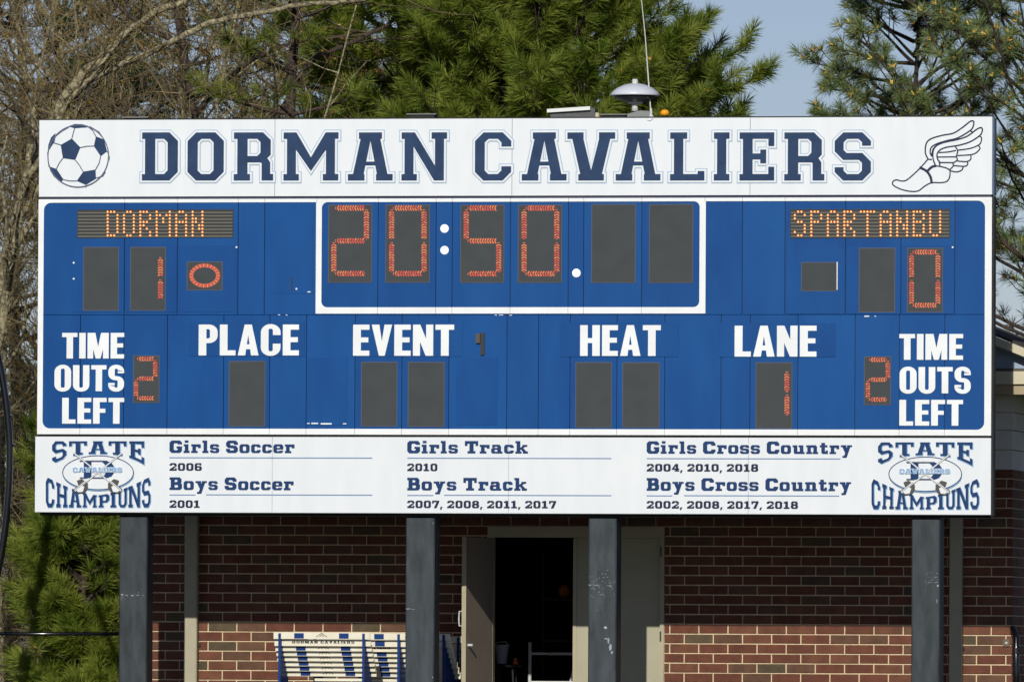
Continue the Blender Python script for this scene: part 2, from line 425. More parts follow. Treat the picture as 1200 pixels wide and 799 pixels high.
# --- wide slab, mixed case, capital height 10
def fontB(ch):
    R = Rc
    T = {
     'G': (ring(0, 0, 10.4, 10, 3.5, 2.2, 1.7, rc=(5.2, 6.9))+[R(5.8, 3.6, 10.4, 5.3)], 10.4),
     'B': (ring(1, 4.3, 9.8, 10, 3.3, 1.9, 1.5, sq='TL BL')+ring(1, 0, 10.3, 5.9, 3.3, 1.9, 1.5, sq='TL BL')+[R(0, 0, 2, 1.9), R(0, 8.1, 2, 10)], 10.3),
     'S': (ring(0, 4.1, 9.8, 10, 3.2, 2.1, 1.7, drop='BR R')+[R(6.6, 6.6, 9.8, 8.4)]+ring(0, 0, 9.8, 5.9, 3.2, 2.1, 1.7, drop='TL L')+[R(0, 1.6, 3.2, 3.4)], 9.8),
     'T': ([R(0, 7.8, 10.8, 10), R(0, 6, 2.1, 10), R(8.7, 6, 10.8, 10), R(3.7, 0, 7.1, 10), R(2.2, 0, 8.6, 1.9)], 10.8),
     'C': (ring(0, 0, 10.4, 10, 3.5, 2.2, 1.7, rc=(3.5, 6.5)), 10.4),
     'i': ([R(1, 0, 4, 7), R(0, 0, 5, 1.7), R(0, 5.4, 2, 7), R(.9, 8.2, 4, 10.1)], 5),
     'r': ([R(1, 0, 4, 7), R(0, 0, 5.4, 1.7), R(0, 5.4, 3, 7), R(3.6, 4.9, 8, 7), R(5.7, 3.9, 8, 7)], 8),
     'l': ([R(1, 0, 4, 10), R(0, 0, 5, 1.7), R(0, 8.3, 2, 10)], 5),
     's': (ring(0, 2.8, 7.7, 7.1, 2.5, 1.6, 1.2, drop='BR R')+[R(5.2, 4.9, 7.7, 6)]+ring(0, 0, 7.7, 4.3, 2.5, 1.6, 1.2, drop='TL L')+[R(0, 1.1, 2.5, 2.3)], 7.7),
     'o': (ring(0, 0, 8.4, 7.1, 2.9, 1.7, 1.3), 8.4),
     'c': (ring(0, 0, 7.9, 7.1, 2.9, 1.7, 1.3, rc=(2.5, 4.5)), 7.9),
     'e': (ring(0, 0, 8.2, 7.1, 2.9, 1.6, 1.3, rc=(2.0, 3.0))+[R(2, 2.9, 8.2, 4.2)], 8.2),
     'y': ([[(.7, 7), (4.2, 7), (5.9, 2.2), (4, 0)], [(8.4, 7), (5.6, 7), (2.4, -2.8), (5, -2.8)], R(0, 5.6, 4.7, 7.1), R(5.2, 5.6, 9.4, 7.1), R(1.4, -3, 4.6, -1.4)], 9.4),
     'a': (ring(0, 0, 8, 4.5, 2.8, 1.5, 1)+[R(5, 0, 8, 6), R(1, 5.5, 7.2, 7.1), R(.8, 4.8, 3, 6.6), R(7, 0, 9.2, 1.6)], 9.2),
     'k': ([R(1, 0, 4, 10), R(0, 0, 5, 1.7), R(0, 8.3, 2, 10), [(3.5, 2.6), (3.5, 4.4), (6, 6), (9, 6)], [(4, 4), (6.6, 4.2), (9.6, 1), (6.4, 1)], R(5.6, 5.4, 9.6, 7), R(6, 0, 10.2, 1.7)], 10.2),
     'u': ([R(1, .8, 4, 7), R(6, 0, 9, 7), R(1.6, 0, 7, 1.9), R(0, 5.4, 2, 7), R(5, 5.4, 7, 7), R(8, 0, 10, 1.7)], 10),
     'n': ([R(1, 0, 4, 7), R(6, 0, 9, 6.2), R(3, 5.1, 8.3, 7.1), R(0, 0, 4.9, 1.6), R(5.3, 0, 10, 1.6), R(0, 5.4, 2, 7)], 10),
     't': ([R(1.3, .8, 4.3, 9), R(0, 5.4, 6.4, 7.1), R(2, 0, 6.8, 1.9), R(4.9, 0, 6.8, 2.9)], 6.8),
     '0': (ring(0, 0, 8.6, 10, 2.9, 2, 1.7), 8.6),
     '1': ([R(2.2, 0, 5.4, 10), R(.3, 0, 7.3, 2), R(.3, 7.2, 3, 9.2)], 7.4),
     '2': (ring(0, 4.2, 8.6, 10, 2.9, 2, 1.7, drop='L BL B BR')+[R(0, 6.7, 2.8, 8.4), [(5.7, 6), (8.6, 6), (4, 1.9), (.2, 1.9)], R(0, 0, 8.6, 2.1), R(6.7, 0, 8.6, 3.3)], 8.6),
     '4': ([R(4.5, 0, 7.5, 10), R(0, 2.2, 8.8, 4.1), [(4.1, 10), (6, 10), (2.4, 3.4), (0, 3.4)], R(3.3, 0, 8.8, 1.6)], 8.8),
     '6': (ring(0, 0, 8.6, 6.2, 2.9, 1.9, 1.6)+[R(0, 2, 2.9, 8.4), [(0, 8.4), (1.6, 10), (8, 10), (8, 8.2), (2.9, 8.2), (2.9, 7.6)], R(5.9, 7, 8, 10)], 8.6),
     '7': ([R(0, 7.9, 8.6, 10), R(0, 6, 2, 10), [(5.5, 8.2), (8.6, 8.2), (5.4, 0), (2.1, 0)]], 8.6),
     '8': (ring(.3, 4.2, 8.3, 10, 2.8, 1.9, 1.6)+ring(0, 0, 8.6, 5.9, 2.9, 1.9, 1.6), 8.6),
     ',': ([[(.3, 1.8), (2.8, 1.8), (1.2, -2), (-.4, -2)]], 3),
    }
    return T[ch]
# --- condensed bold sans capitals, height 10
def fontC(ch):
    R = Rc; v, h = 2.15, 1.65
    T = {
     'T': ([R(0, 10-h, 5.1, 10), R(1.5, 0, 3.65, 10)], 5.1), 'I': ([R(0, 0, v, 10)], v),
     'M': ([R(0, 0, 1.9, 10), R(5.2, 0, 7.1, 10), [(.4, 10), (2.6, 10), (4.35, 0), (2.75, 0)], [(6.7, 10), (4.5, 10), (2.75, 0), (4.35, 0)]], 7.1),
     'E': ([R(0, 0, v, 10), R(0, 10-h, 4.5, 10), R(0, 4.3, 4.2, 5.9), R(0, 0, 4.5, h)], 4.5),
     'F': ([R(0, 0, v, 10), R(0, 10-h, 4.4, 10), R(0, 4.2, 4.0, 5.8)], 4.4),
     'L': ([R(0, 0, v, 10), R(0, 0, 4.4, h)], 4.4),
     'O': (ring(0, -.15, 5.6, 10.15, v, 1.5, 2.7, n=6, ci=.5), 5.6),
     'C': (ring(0, -.15, 5.5, 10.15, v, 1.5, 2.7, n=6, ci=.5, rc=(3.8, 6.6)), 5.5),
     'U': (ring(0, -.15, 5.5, 10.15, v, 1.5, 2.6, n=6, ci=.5, drop='T TL TR L R')+[[(0, 2.45), (v, 1.85), (v, 10), (0, 10)], [(5.5-v, 1.85), (5.5, 2.45), (5.5, 10), (5.5-v, 10)]], 5.5),
     'S': (ring(0, 4.2, 5.3, 10.15, v, 1.5, 2.5, n=6, ci=.5, drop='BR R')+[R(5.3-v, 6.9, 5.3, 7.7)]+ring(0, -.15, 5.3, 5.8, v, 1.5, 2.5, n=6, ci=.5, drop='TL L')+[R(0, 2.3, v, 3.2)], 5.3),
     'P': ([R(0, 0, v, 10)]+ring(0, 4, 5.3, 10, v, 1.5, 2.4, n=6, ci=.5, sq='TL BL'), 5.3),
     'R': ([R(0, 0, v, 10)]+ring(0, 4.2, 5.4, 10, v, 1.5, 2.3, n=6, ci=.5, sq='TL BL')+[R(3.2, 0, 5.3, 3.9), R(2, 3.9, 5, 5)], 5.5),
     'D': (ring(0, 0, 5.5, 10, v, 1.5, 2.5, n=6, ci=.5, sq='TL BL'), 5.5),
     'A': ([[(1.9, 10), (3.3, 10), (2.1, 0), (0, 0)], [(3.9, 10), (2.5, 10), (3.7, 0), (5.8, 0)], R(1.4, 2, 4.4, 3.6)], 5.8),
     'V': ([[(0, 10), (2.1, 10), (3.4, 0), (2.0, 0)], [(5.6, 10), (3.5, 10), (2.2, 0), (3.6, 0)]], 5.6),
     'N': ([R(0, 0, 1.95, 10), R(3.6, 0, 5.55, 10), [(0, 10), (2, 10), (5.5, 0), (3.5, 0)]], 5.55),
     'H': ([R(0, 0, v, 10), R(5.6-v, 0, 5.6, 10), R(0, 4.2, 5.6, 5.8)], 5.6),
    }
    return T[ch]
def layout(txt, font, gap, space):
    x = 0; out = []
    for ch in txt:
        if ch == ' ': x += space-gap; continue
        P, w = font(ch); out.append([[(a+x, b) for a, b in p] for p in P]); x += w+gap
    return out, x-gap
def place_text(letters, w, h, X0, Z0, X1, Z1):
    sx, sz = (X1-X0)/w, (Z1-Z0)/h
    return [[[(X0+a*sx, Z0+b*sz) for a, b in p] for p in L] for L in letters]
def text_obj(name, txt, font, h, px, y, m, parent, gap=1.2, space=6, mats=None):
    L, w = layout(txt, font, gap, space)
    X0, Z0, X1, Z1 = box_px(*px)
    for P in place_text(L, w, h, X0, Z0, X1, Z1):
        mb = MB(); flat(P, y, mb); mb.obj('letter', m, parent)

# ================================================================== SCOREBOARD
ZB, ZT = CAM_Z+1.49983589, CAM_Z+1.49983589+3.97618444
XL, XR = -4.875, 4.875
DEP = 0.10
board = empty('scoreboard', (0, .2, 0), 'large blue and white school sports scoreboard with lit digits standing on four steel posts', 'scoreboard')
zh = BZ(231, 600)       # header / cabinet joint
zl = BZ(510.6, 600)     # cabinet / lower banner joint
zm = BZ(368.8, 600)     # seam half way
G = .0065
# header panels
hx = [XL]+[BX(p, 185) for p in (322, 600, 879)]+[XR]
headers = []
for i in range(4):
    mb = MB().box(hx[i]+(0.0015 if i else 0), 0, zh+.012, hx[i+1]-(0.0015 if i < 3 else 0), DEP, ZT, bev=.003)
    headers.append(mb.obj('header_panel', WHITE, board))
MB().box(XL+.01, .02, zh-.012, XR-.01, DEP+.002, zh+.012).obj('joint_strip', mat('joint_navy', (40, 48, 74), .6), board)
# lower banner panels
lx = [XL]+[BX(p, 555) for p in (319, 596, 877)]+[XR]
banners = []
for i in range(4):
    mb = MB().box(lx[i]-(0.02 if i == 0 else 0)+(0.0008 if i else 0), 0, ZB, lx[i+1]-(0.0008 if i < 3 else 0), DEP, zl-.014, bev=.003)
    banners.append(mb.obj('banner_panel', BANNER, board))
MB().box(XL+.01, .02, zl-.014, XR-.01, DEP+.002, zl+.010).obj('joint_strip', DARKSTEEL, board)
MB().box(XL+.02, .075, ZB-.03, XR-.01, DEP+.03, ZB-.001).obj('bottom_rail', DARKSTEEL, board)  # set back and coloured dark to read as out of the sun
MB().box(XL+.01, DEP+.004, ZB+.02, XR-.004, DEP+.03, ZT-.02).obj('back_sheet', DARKSTEEL, board)
MB().box(XR+.0005, -.001, zh+.01, XR+.022, DEP+.06, ZT-.01).obj('edge_trim', mat('edge_trim_grey', (60, 82, 110), .5), board)
MB().box(XR+.0005, .012, ZB-.01, XR+.022, DEP+.06, zh-.004).obj('edge_trim', DARKSTEEL, board)
MB().box(XL, .001, ZT+.001, XR, DEP+.06, ZT+.012).obj('top_cap', DARKSTEEL, board)
# face panels, upper and lower rows, with real gaps at each seam
up = [146, 208, 279, 310, 371, 443, 511, 530, 598, 666, 684, 752, 826, 870, 920, 991, 1056, 1119]
lo = [94, 145, 196, 262, 316, 359, 416, 471, 526, 594, 631, 668, 723, 779, 845, 879, 935, 1002, 1054, 1107]
ux = [XL]+[BX(p, 300) for p in up]+[XR]
lox = [XL]+[BX(p, 440) for p in lo]+[XR]
MB().box(XL+.01, .028, zl+.012, XR-.01, DEP, zh-.014).obj('cabinet_back', mat('cabinet_shadow_blue', (10, 46, 92), .6), board)
ur = random.Random(3)
for xs, z0, z1 in ((ux, zm+.002, zh-.0125), (lox, zl+.0105, zm-.002)):
    for i in range(len(xs)-1):
        m = ur.choice([BLUE, BLUE, BLUE_B])
        MB().box(xs[i]+G/2, ur.uniform(0, .0012), z0, xs[i+1]-G/2, .027, z1, bev=.0012).obj('face_panel', m, board)
# sub-panels (access doors and caption plates)
def plate(px, proud=.0025, m=BLUE, nm='access_plate', parent=board):
    X0, Z0, X1, Z1 = box_px(*px)
    return MB().box(X0, -proud, Z0, X1, -.0003, Z1, bev=.001).obj(nm, m, parent)
plate((318, 263, 366.5, 344)); plate((85.5, 288, 145, 366)); plate((147.5, 288, 206.5, 366)); plate((209.5, 288, 277.5, 366))
plate((922, 288, 990, 368)); plate((992.5, 288, 1055, 368)); plate((1057.5, 288, 1118, 368))
plate((535, 419, 583, 498)); plate((360.5, 419, 407, 498))
cap_plates = [plate(p, .005, nm='caption_plate') for p in ((222, 377, 357, 417.4), (412.5, 377.5, 542, 417.6), (657, 378, 795, 418), (842, 379, 979, 418.5))]
# white border, cut at the seams
BY = -.0062
def strip(x0, z0, x1, z1, seams, y=BY, mb=None):
    cuts = [x0]+[s for s in sorted(seams) if x0+.01 < s < x1-.01]+[x1]
    for i in range(len(cuts)-1):
        a = cuts[i]+(.0015 if i else 0); b = cuts[i+1]-(.0015 if i < len(cuts)-2 else 0)
        mb.box(a, y, z0, b, y+.0022, z1)
IX0, IX1 = BX(50.8, 370), BX(1154, 370)
IZ1 = BZ(236.5, 600); IZ0 = BZ(502.6, 600)
mb = MB(); rr = .075
strip(XL, IZ1, XR, zh-.0125, ux, mb=mb); strip(XL, zl+.0105, XR, IZ0, lox, mb=mb)
mb.box(XL, BY, IZ0+.0005, IX0, BY+.0022, IZ1-.0005); mb.box(IX1, BY, IZ0+.0005, XR, BY+.0022, IZ1-.0005)
TX0, TX1 = BX(370.3, 300), BX(827, 300); tx0, tx1 = BX(377, 300), BX(819.8, 300)
TZ0, tz0 = BZ(367.4, 600), BZ(360, 600)
mb.box(TX0, BY, TZ0, tx0, BY+.0022, IZ1-.0005); mb.box(tx1, BY, TZ0, TX1, BY+.0022, IZ1-.0005)
strip(tx0+.0003, TZ0, tx1-.0003, tz0, ux, mb=mb)
def fillet(cx, cz, sx, sz, r, mb):   # white corner filler between a square corner and an arc
    pts = [(cx, cz)]+[(cx+sx*r*(1-math.cos(a)), cz+sz*r*(1-math.sin(a))) for a in [math.pi/2*i/6 for i in range(7)]]
    if area(pts) < 0: pts = pts[::-1]
    mb.prism(pts, 'y', BY-.0001, BY+.0021)
for c in ((IX0, IZ1, 1, -1), (IX0, IZ0, 1, 1), (IX1, IZ1, -1, -1), (IX1, IZ0, -1, 1)): fillet(*c, rr, mb)
for c in ((tx0, IZ1, 1, -1), (tx0, tz0, 1, 1), (tx1, IZ1, -1, -1), (tx1, tz0, -1, 1)): fillet(*c, .06, mb)
mb.obj('white_border', LET, board)

# header words
def slab_word(chars, parent_pick):
    for ch, x0, x1 in chars:
        X0, Z0, X1, Z1 = box_px(x0, 155.4, x1, 211.6)
        Z0 = BZ(211.7, (x0+x1)/2); Z1 = BZ(155.4, (x0+x1)/2)
        P, w0 = fontA(ch, None)
        sx = (X1-X0)/w0; sz = (Z1-Z0)/56
        Q = [[(X0+a*sx, Z0+b*sz) for a, b in p] for p in P]
        mb = MB()
        flat(Q, -.004, mb, 0, e=3.25/PXM)
        flat(Q, -.008, mb, 1, e=2.2/PXM)
        flat(Q, -.012, mb, 2, e=0)
        xm = (X0+X1)/2; i = max(k for k in range(4) if hx[k] <= xm)
        mb.obj('letter', [SKYB, WHITE, NAVY], headers[i])
slab_word([('D', 166.7, 208.7), ('O', 220, 262.5), ('R', 274.3, 320.5), ('M', 332.5, 396.8), ('A', 408, 460.5), ('N', 470.8, 524),
           ('C', 556.8, 599.3), ('A', 611.8, 664.3), ('V', 665, 721), ('A', 721.8, 774.3), ('L', 785.5, 825.8), ('I', 836.8, 855),
           ('E', 866.8, 907.5), ('R', 919.3, 966.3), ('S', 978.3, 1020.8)], None)

# football (soccer) print
def zpt(p, ox, oy, s): return B(ox+p[0]/s, oy+p[1]/s)
mb = MB(); Z = lambda p: zpt(p, 40, 130, 3.993)
cx, cz = Z((207, 212)); rad = 148/3.993/PXM
circ = [(cx+rad*math.cos(2*math.pi*i/48), cz+rad*math.sin(2*math.pi*i/48)) for i in range(48)]
flat([circ], -.003, mb, 1)
pent = [[(177, 130), (217, 172), (193, 230), (135, 222), (125, 160)], [(290, 120), (328, 135), (342, 190), (312, 213), (280, 165)],
        [(230, 285), (288, 275), (290, 318), (243, 347), (200, 328)], [(160, 73), (190, 62), (225, 63), (250, 70), (248, 78), (190, 82)],
        [(64, 195), (67, 160), (80, 125), (100, 105), (92, 150)], [(70, 260), (105, 272), (137, 320), (127, 336), (92, 306), (76, 280)], [(348, 200), (354, 215), (353, 238)]]
flat([[Z(p) for p in q] for q in pent], -.007, mb, 0)
lines = [[(177, 130), (190, 82)], [(125, 160), (92, 150)], [(217, 172), (250, 166), (280, 165)], [(193, 230), (215, 258), (230, 285)], [(135, 222), (118, 245), (105, 272)],
         [(137, 322), (165, 328), (200, 328)], [(250, 72), (275, 92), (290, 120)], [(312, 213), (305, 245), (288, 275)], [(328, 135), (305, 100), (262, 74)],
         [(342, 190), (350, 202)], [(290, 315), (322, 305), (334, 286)], [(243, 347), (242, 358)], [(93, 150), (100, 120), (130, 96), (162, 78)], [(70, 262), (66, 230), (64, 195)]]
ls = []
for l in lines: ls += stroke([Z(p) for p in l], .009)
ls += stroke([(cx+(rad-.005)*math.cos(2*math.pi*i/48), cz+(rad-.005)*math.sin(2*math.pi*i/48)) for i in range(48)], .011, True)
flat(ls, -.010, mb, 2)
mb.obj('ball_emblem', [NAVY, WHITE, mat('grey_navy_line', (76, 88, 116), .5)], headers[0])

# winged foot print
Z = lambda p: zpt(p, 1040, 136, 8.5)
def smooth_path(pts, n=3):
    out = []
    for i in range(len(pts)-1):
        p0 = pts[max(i-1, 0)]; p1 = pts[i]; p2 = pts[i+1]; p3 = pts[min(i+2, len(pts)-1)]
        for k in range(n):
            t = k/n
            out.append(tuple(.5*((2*p1[j])+(-p0[j]+p2[j])*t+(2*p0[j]-5*p1[j]+4*p2[j]-p3[j])*t*t+(-p0[j]+3*p1[j]-3*p2[j]+p3[j])*t**3) for j in (0, 1)))
    return out+[pts[-1]]
foot = [([(405, 430), (320, 525), (240, 600), (185, 642), (140, 648), (90, 637), (58, 650), (52, 680), (80, 705), (150, 735), (240, 752), (310, 745), (370, 700), (440, 665), (520, 665), (585, 655), (618, 615), (625, 545)], 1),
 ([(325, 515), (390, 550), (430, 610), (440, 668)], 2.3), ([(395, 552), (440, 510), (482, 497)], 2.3), ([(405, 432), (440, 435)], 1),
 ([(405, 430), (378, 370), (385, 280), (430, 230), (540, 195), (650, 175), (720, 135), (780, 90), (830, 52), (860, 58), (852, 110), (820, 150), (700, 220), (600, 245), (500, 275), (440, 310), (425, 360), (440, 400)], 1.1),
 ([(480, 497), (455, 430), (455, 350), (485, 300), (560, 265), (700, 235), (800, 200), (880, 140), (925, 118), (945, 130), (940, 165), (915, 200), (820, 260), (700, 295), (600, 310), (530, 335), (495, 380), (500, 430), (520, 460), (520, 500)], 1.1),
 ([(820, 145), (850, 165)], 1), ([(915, 200), (937, 218), (930, 265), (900, 295), (820, 325), (700, 342)], 1), ([(905, 295), (922, 325), (880, 370), (820, 388), (700, 395)], 1),
 ([(830, 390), (830, 430), (790, 455), (700, 450)], 1), ([(795, 455), (800, 480), (770, 502), (660, 495)], 1), ([(755, 505), (740, 540), (690, 558), (640, 550), (625, 545)], 1),
 ([(680, 310), (700, 350), (688, 400), (695, 440), (655, 470), (655, 500), (620, 535)], 1), ([(515, 365), (600, 360), (680, 345)], 1), ([(500, 410), (690, 408)], 1), ([(512, 464), (655, 466)], 1),
 ([(480, 497), (530, 505), (590, 520), (625, 545)], 1), ([(440, 400), (455, 330), (500, 285)], 1)]
mb = MB(); ls = []
for pts, k in foot: ls += stroke([Z(p) for p in smooth_path(pts)], .0125*(k if k < 2 else k*.85))
flat(ls, -.004, mb)
mb.obj('winged_foot_emblem', mat('foot_line_navy', (28, 40, 70), .5, spec=.2), headers[3])

# captions
def cap(txt, px, par, y):
    text_obj('caption', txt, fontC, 10, px, y, LET, par, gap=.62, space=3)
cap('TIME', (73, 390, 145.6, 420), board, -.0075); cap('OUTS', (64, 427.8, 145.6, 458.3), board, -.0075); cap('LEFT', (73, 466, 145.6, 496.3), board, -.0075)
cap('TIME', (1054, 391.3, 1128.7, 421.5), board, -.0075); cap('OUTS', (1054.3, 430, 1137.7, 460.8), board, -.0075); cap('LEFT', (1054, 468.4, 1128.6, 498.6), board, -.0075)
cap('PLACE', (233, 380.3, 350.5, 416.4), cap_plates[0], -.009); cap('EVENT', (413.9, 380.4, 532.3, 416.8), cap_plates[1], -.009)
cap('HEAT', (680, 381, 774.5, 417), cap_plates[2], -.009); cap('LANE', (861, 381.6, 957, 417.8), cap_plates[3], -.009)

# digit displays
SEG = {'0': 'abcdef', '1': 'bc', '2': 'abged', '5': 'afgcd', '': ''}
def display(px, ch=None, dig=None, t=6.0):
    X0, Z0, X1, Z1 = box_px(*px)
    mb = MB().box(X0, -.0045, Z0, X1, -.0003, Z1, 1)
    e = .007; mb.box(X0+e, -.0052, Z0+e, X1-e, -.0046, Z1-e, 0)
    o = mb.obj('digit_display', [FACE, FACER], board)
    if not ch: return o
    x0, y0, x1, y1 = dig; xm = (y0+y1)/2; g = t*.28
    L = {'a': ((x0+t/2, y0+t/2), (x1-t/2, y0+t/2)), 'd': ((x0+t/2, y1-t/2), (x1-t/2, y1-t/2)), 'g': ((x0+t/2, xm), (x1-t/2, xm)),
         'f': ((x0+t/2, y0+t/2), (x0+t/2, xm)), 'b': ((x1-t/2, y0+t/2), (x1-t/2, xm)), 'e': ((x0+t/2, xm), (x0+t/2, y1-t/2)), 'c': ((x1-t/2, xm), (x1-t/2, y1-t/2))}
    for s in SEG[ch]:
        a, b = L[s]; led_segment(a, b, t, g, o)
    return o
def led_segment(a, b, t, g, par):
    sr = random.Random(int(a[0]*13+a[1]*7+b[1]*3))
    dx, dy = b[0]-a[0], b[1]-a[1]; l = math.hypot(dx, dy); ux_, uy_ = dx/l, dy/l; nx, ny = -uy_, ux_
    mb = MB(); pitch = 2.15; n = int((l-2*g)/(pitch/2)); red = sr.random() < .45
    A = Z2(a[0]+ux_*g, a[1]+uy_*g); 
    hexa = [(g, 0), (g+t/2, t/2), (l-g-t/2, t/2), (l-g, 0), (l-g-t/2, -t/2), (g+t/2, -t/2)]
    P = [Z2(a[0]+ux_*u+nx*v, a[1]+uy_*u+ny*v) for u, v in hexa]
    flat([P], -.0058, mb, 2)
    pitch = 2.9; u = g-.9; k = 0
    while u < l-g+.2:
        for sg in (-1, 1):
            hw = min(t/2, u+1.6-g+.6, l-g-u-.2)
            if hw < .7: continue
            e = 1.5*hw/(t/2)
            q = [(max(u, g), .2*sg), (min(u+1.5, l-g), .2*sg), (min(u+1.5+e, l-g), hw*sg), (max(u+e, g), hw*sg)]
            q = [Z2(a[0]+ux_*c+nx*v, a[1]+uy_*c+ny*v) for c, v in q]
            if area(q) < 0: q = q[::-1]
            mb.add([(x, -.0066, z) for x, z in q], [(0, 1, 2, 3)], 1 if (sr.random() < (.6 if red else .3)) else 0)
        u += pitch
    mb.obj('lit_segment', [SEGO, SEGR, mat('led_carrier', (88, 70, 64), .6, spec=.2)], par)
def Z2(px, py): return B(px, py)
display((384.7, 240, 436, 331.3), '2', (388.3, 241, 432.5, 323.6)); display((451.8, 240, 503.8, 331.3), '0', (456, 241, 500, 323.6))
display((539.5, 240, 591, 331.5), '5', (543.5, 241, 587.5, 323.8)); display((607, 240, 658.7, 331.5), '0', (611.3, 241, 655.5, 323.8))
display((693, 239.3, 745, 331.5)); display((760.6, 239.3, 812.3, 331.6))
display((97.5, 289.5, 139.3, 364)); display((152.7, 289.5, 194.3, 364), '1', (154, 297, 191, 355), 5.8)
poss = display((219, 306.5, 261, 340.3)); display((939, 307.2, 980.5, 341.2))
display((1006.6, 290.5, 1049, 366)); display((1063, 290.5, 1105, 366), '0', (1065.5, 292.7, 1102, 360.5), 5.6)
display((156, 416.4, 187, 472), '2', (157, 418, 184.5, 469), 5); display((1012.5, 417.5, 1044.2, 474.5), '2', (1014.6, 419, 1043, 470.5), 5)
display((268.2, 423, 311, 499.5)); display((423.2, 424, 465.6, 499.5)); display((478, 424, 521, 500))
display((674.3, 424.3, 717, 501)); display((729.3, 424.5, 773, 501)); display((885.6, 424.5, 928.5, 502), '1', (888, 431, 925, 490.5), 5.6)
# possession ring
mb = MB()
for i in range(46):
    a = 2*math.pi*i/46
    P = [(240+18*math.cos(a-.05), 323+14*math.sin(a-.05)), (240+18*math.cos(a+.05), 323+14*math.sin(a+.05)), (240+13.3*math.cos(a+.05), 323+9.7*math.sin(a+.05)), (240+13.3*math.cos(a-.05), 323+9.7*math.sin(a-.05))]
    q = [B(*p) for p in P]
    if area(q) < 0: q = q[::-1]
    mb.add([(x, -.0066, z) for x, z in q], [(0, 1, 2, 3)], i % 2)
mb.obj('lit_ring', [SEGO, SEGR], poss)
X0, Z0, X1, Z1 = box_px(980.6, 307, 981.6, 339.5)
MB().box(X0, -.0062, Z0, X1, -.0047, Z1).obj('white_edge', LET, board)  # thin white strip along the display's right edge
for (x, y) in ((521, 268), (521, 293.3), (675.5, 320)):
    X, Zc = B(x, y); n = 20; r = 5/PXM
    MB().add([(X+r*math.cos(2*math.pi*i/n), -.0045, Zc+r*math.sin(2*math.pi*i/n)) for i in range(n)]+[(X+r*.8*math.cos(2*math.pi*i/n), -.012, Zc+r*.8*math.sin(2*math.pi*i/n)) for i in range(n)],
        [(i, (i+1) % n, (i+1) % n+n, i+n) for i in range(n)]+[tuple(range(n, 2*n))]).obj('lamp', LAMPW, board)
# message displays
BM = {'D': ['###.']+['#..#']*6+['###.'], 'O': ['.##.']+['#..#']*6+['.##.'], 'R': ['###.', '#..#', '#..#', '###.', '##..', '#.#.', '#..#', '#..#'],
      'M': ['#...#', '##.##', '#.#.#', '#.#.#']+['#...#']*4, 'A': ['.##.', '#..#', '#..#', '####']+['#..#']*4, 'N': ['#..#', '#..#', '##.#', '##.#', '#.##', '#.##', '#..#', '#..#'],
      'S': ['.##.', '#..#', '#...', '.##.', '...#', '...#', '#..#', '.##.'], 'P': ['###.', '#..#', '#..#', '###.']+['#...']*4, 'T': ['#####']+['..#..']*7,
      'B': ['###.', '#..#', '#..#', '###.', '#..#', '#..#', '#..#', '###.'], 'U': ['#..#']*7+['.##.']}
def message(px, txt, xs, pitch, y0, rowp):
    X0, Z0, X1, Z1 = box_px(*px)
    o = MB().box(X0, -.0045, Z0, X1, -.0003, Z1, 0).obj('message_display', [BLACKM], board)
    for k in range(8):
        yc = y0+k*rowp+1.0
        a, b = B((px[0]+px[2])/2, yc+.8)[1], B((px[0]+px[2])/2, yc-.8)[1]
        MB().box(X0+.008, -.010, a, X1-.008, -.0046, b).obj('louvre', LOUV, o)
    mb = MB(); c = 0
    for ch in txt:
        for r, row in enumerate(BM[ch]):
            for j, s in enumerate(row):
                if s != '#': continue
                X, Zc = B(xs+(c+j)*pitch, y0+r*rowp)
                for rad_, yy, mi in ((.0118, -.011, 0), (.0048, -.0135, 1)):
                    mb.add([(X+rad_*math.cos(math.pi/3*k), yy, Zc+rad_*math.sin(math.pi/3*k)) for k in range(6)], [(0, 1, 2, 3, 4, 5)], mi)
        c += len(BM[ch][0])+1
    mb.obj('lit_lettering', [LEDA, LEDW], o)['kind'] = 'stuff'
message((90.6, 245.6, 273.6, 278.8), 'DORMAN', 126.4, 3.83, 248.4, 3.95)
message((926, 245.2, 1113.4, 279), 'SPARTANBU', 931.6, 3.87, 248.2, 3.97)
# small worn chips and rivets
def chips(lst):
    for (x, y, w_, h_) in lst:
        X0, Z0, X1, Z1 = box_px(x, y, x+w_*.8, y+h_*.75)
        MB().box(X0, -.0085, Z0, X1, -.0063, Z1).obj('paint_chip', LET, board)
chips([(360, 495.5, 4, 1.4), (365, 495.2, 10, 2), (376, 495.6, 16, 2.2), (402, 495.8, 5, 1.4), (326, 368.6, 3, 1), (335, 368.8, 2.5, 1), (580, 368.8, 3, 1), (585, 368.8, 6, 1), (597, 369, 4, 1),
       (1013, 369.9, 7, 1.8), (1025, 370, 2, 1.4), (360.5, 341.5, 4.5, 1.6)])
for (x, y) in ((86.5, 308), (86.5, 326.7), (277.3, 289.7), (347.5, 338.5), (1116.5, 289.8)):
    X, Zc = B(x, y); MB().lathe((X, -.006, Zc), [(.009, 0)], 3)
    n = 8; MB().add([(X+.010*math.cos(2*math.pi*i/n), -.0075, Zc+.010*math.sin(2*math.pi*i/n)) for i in range(n)], [tuple(range(n))]).obj('rivet', LET, board)
X, Zc = B(342, 335); MB().box(X-.004, -.012, Zc-.05, X+.006, -.0028, Zc+.09).obj('latch', BLACKM, board)
# small black bracket right of EVENT
X0, Z0, X1, Z1 = box_px(560, 390, 568, 416)
MB().box(X0+.03, -.02, Z0, X1, -.0055, Z1).obj('latch', BLACKM, board)
X0, Z0, X1, Z1 = box_px(558, 391, 563, 402)
MB().box(X0, -.03, Z0, X1, -.0055, Z1).obj('latch', mat('dull_bronze', (70, 62, 44), .5), board)

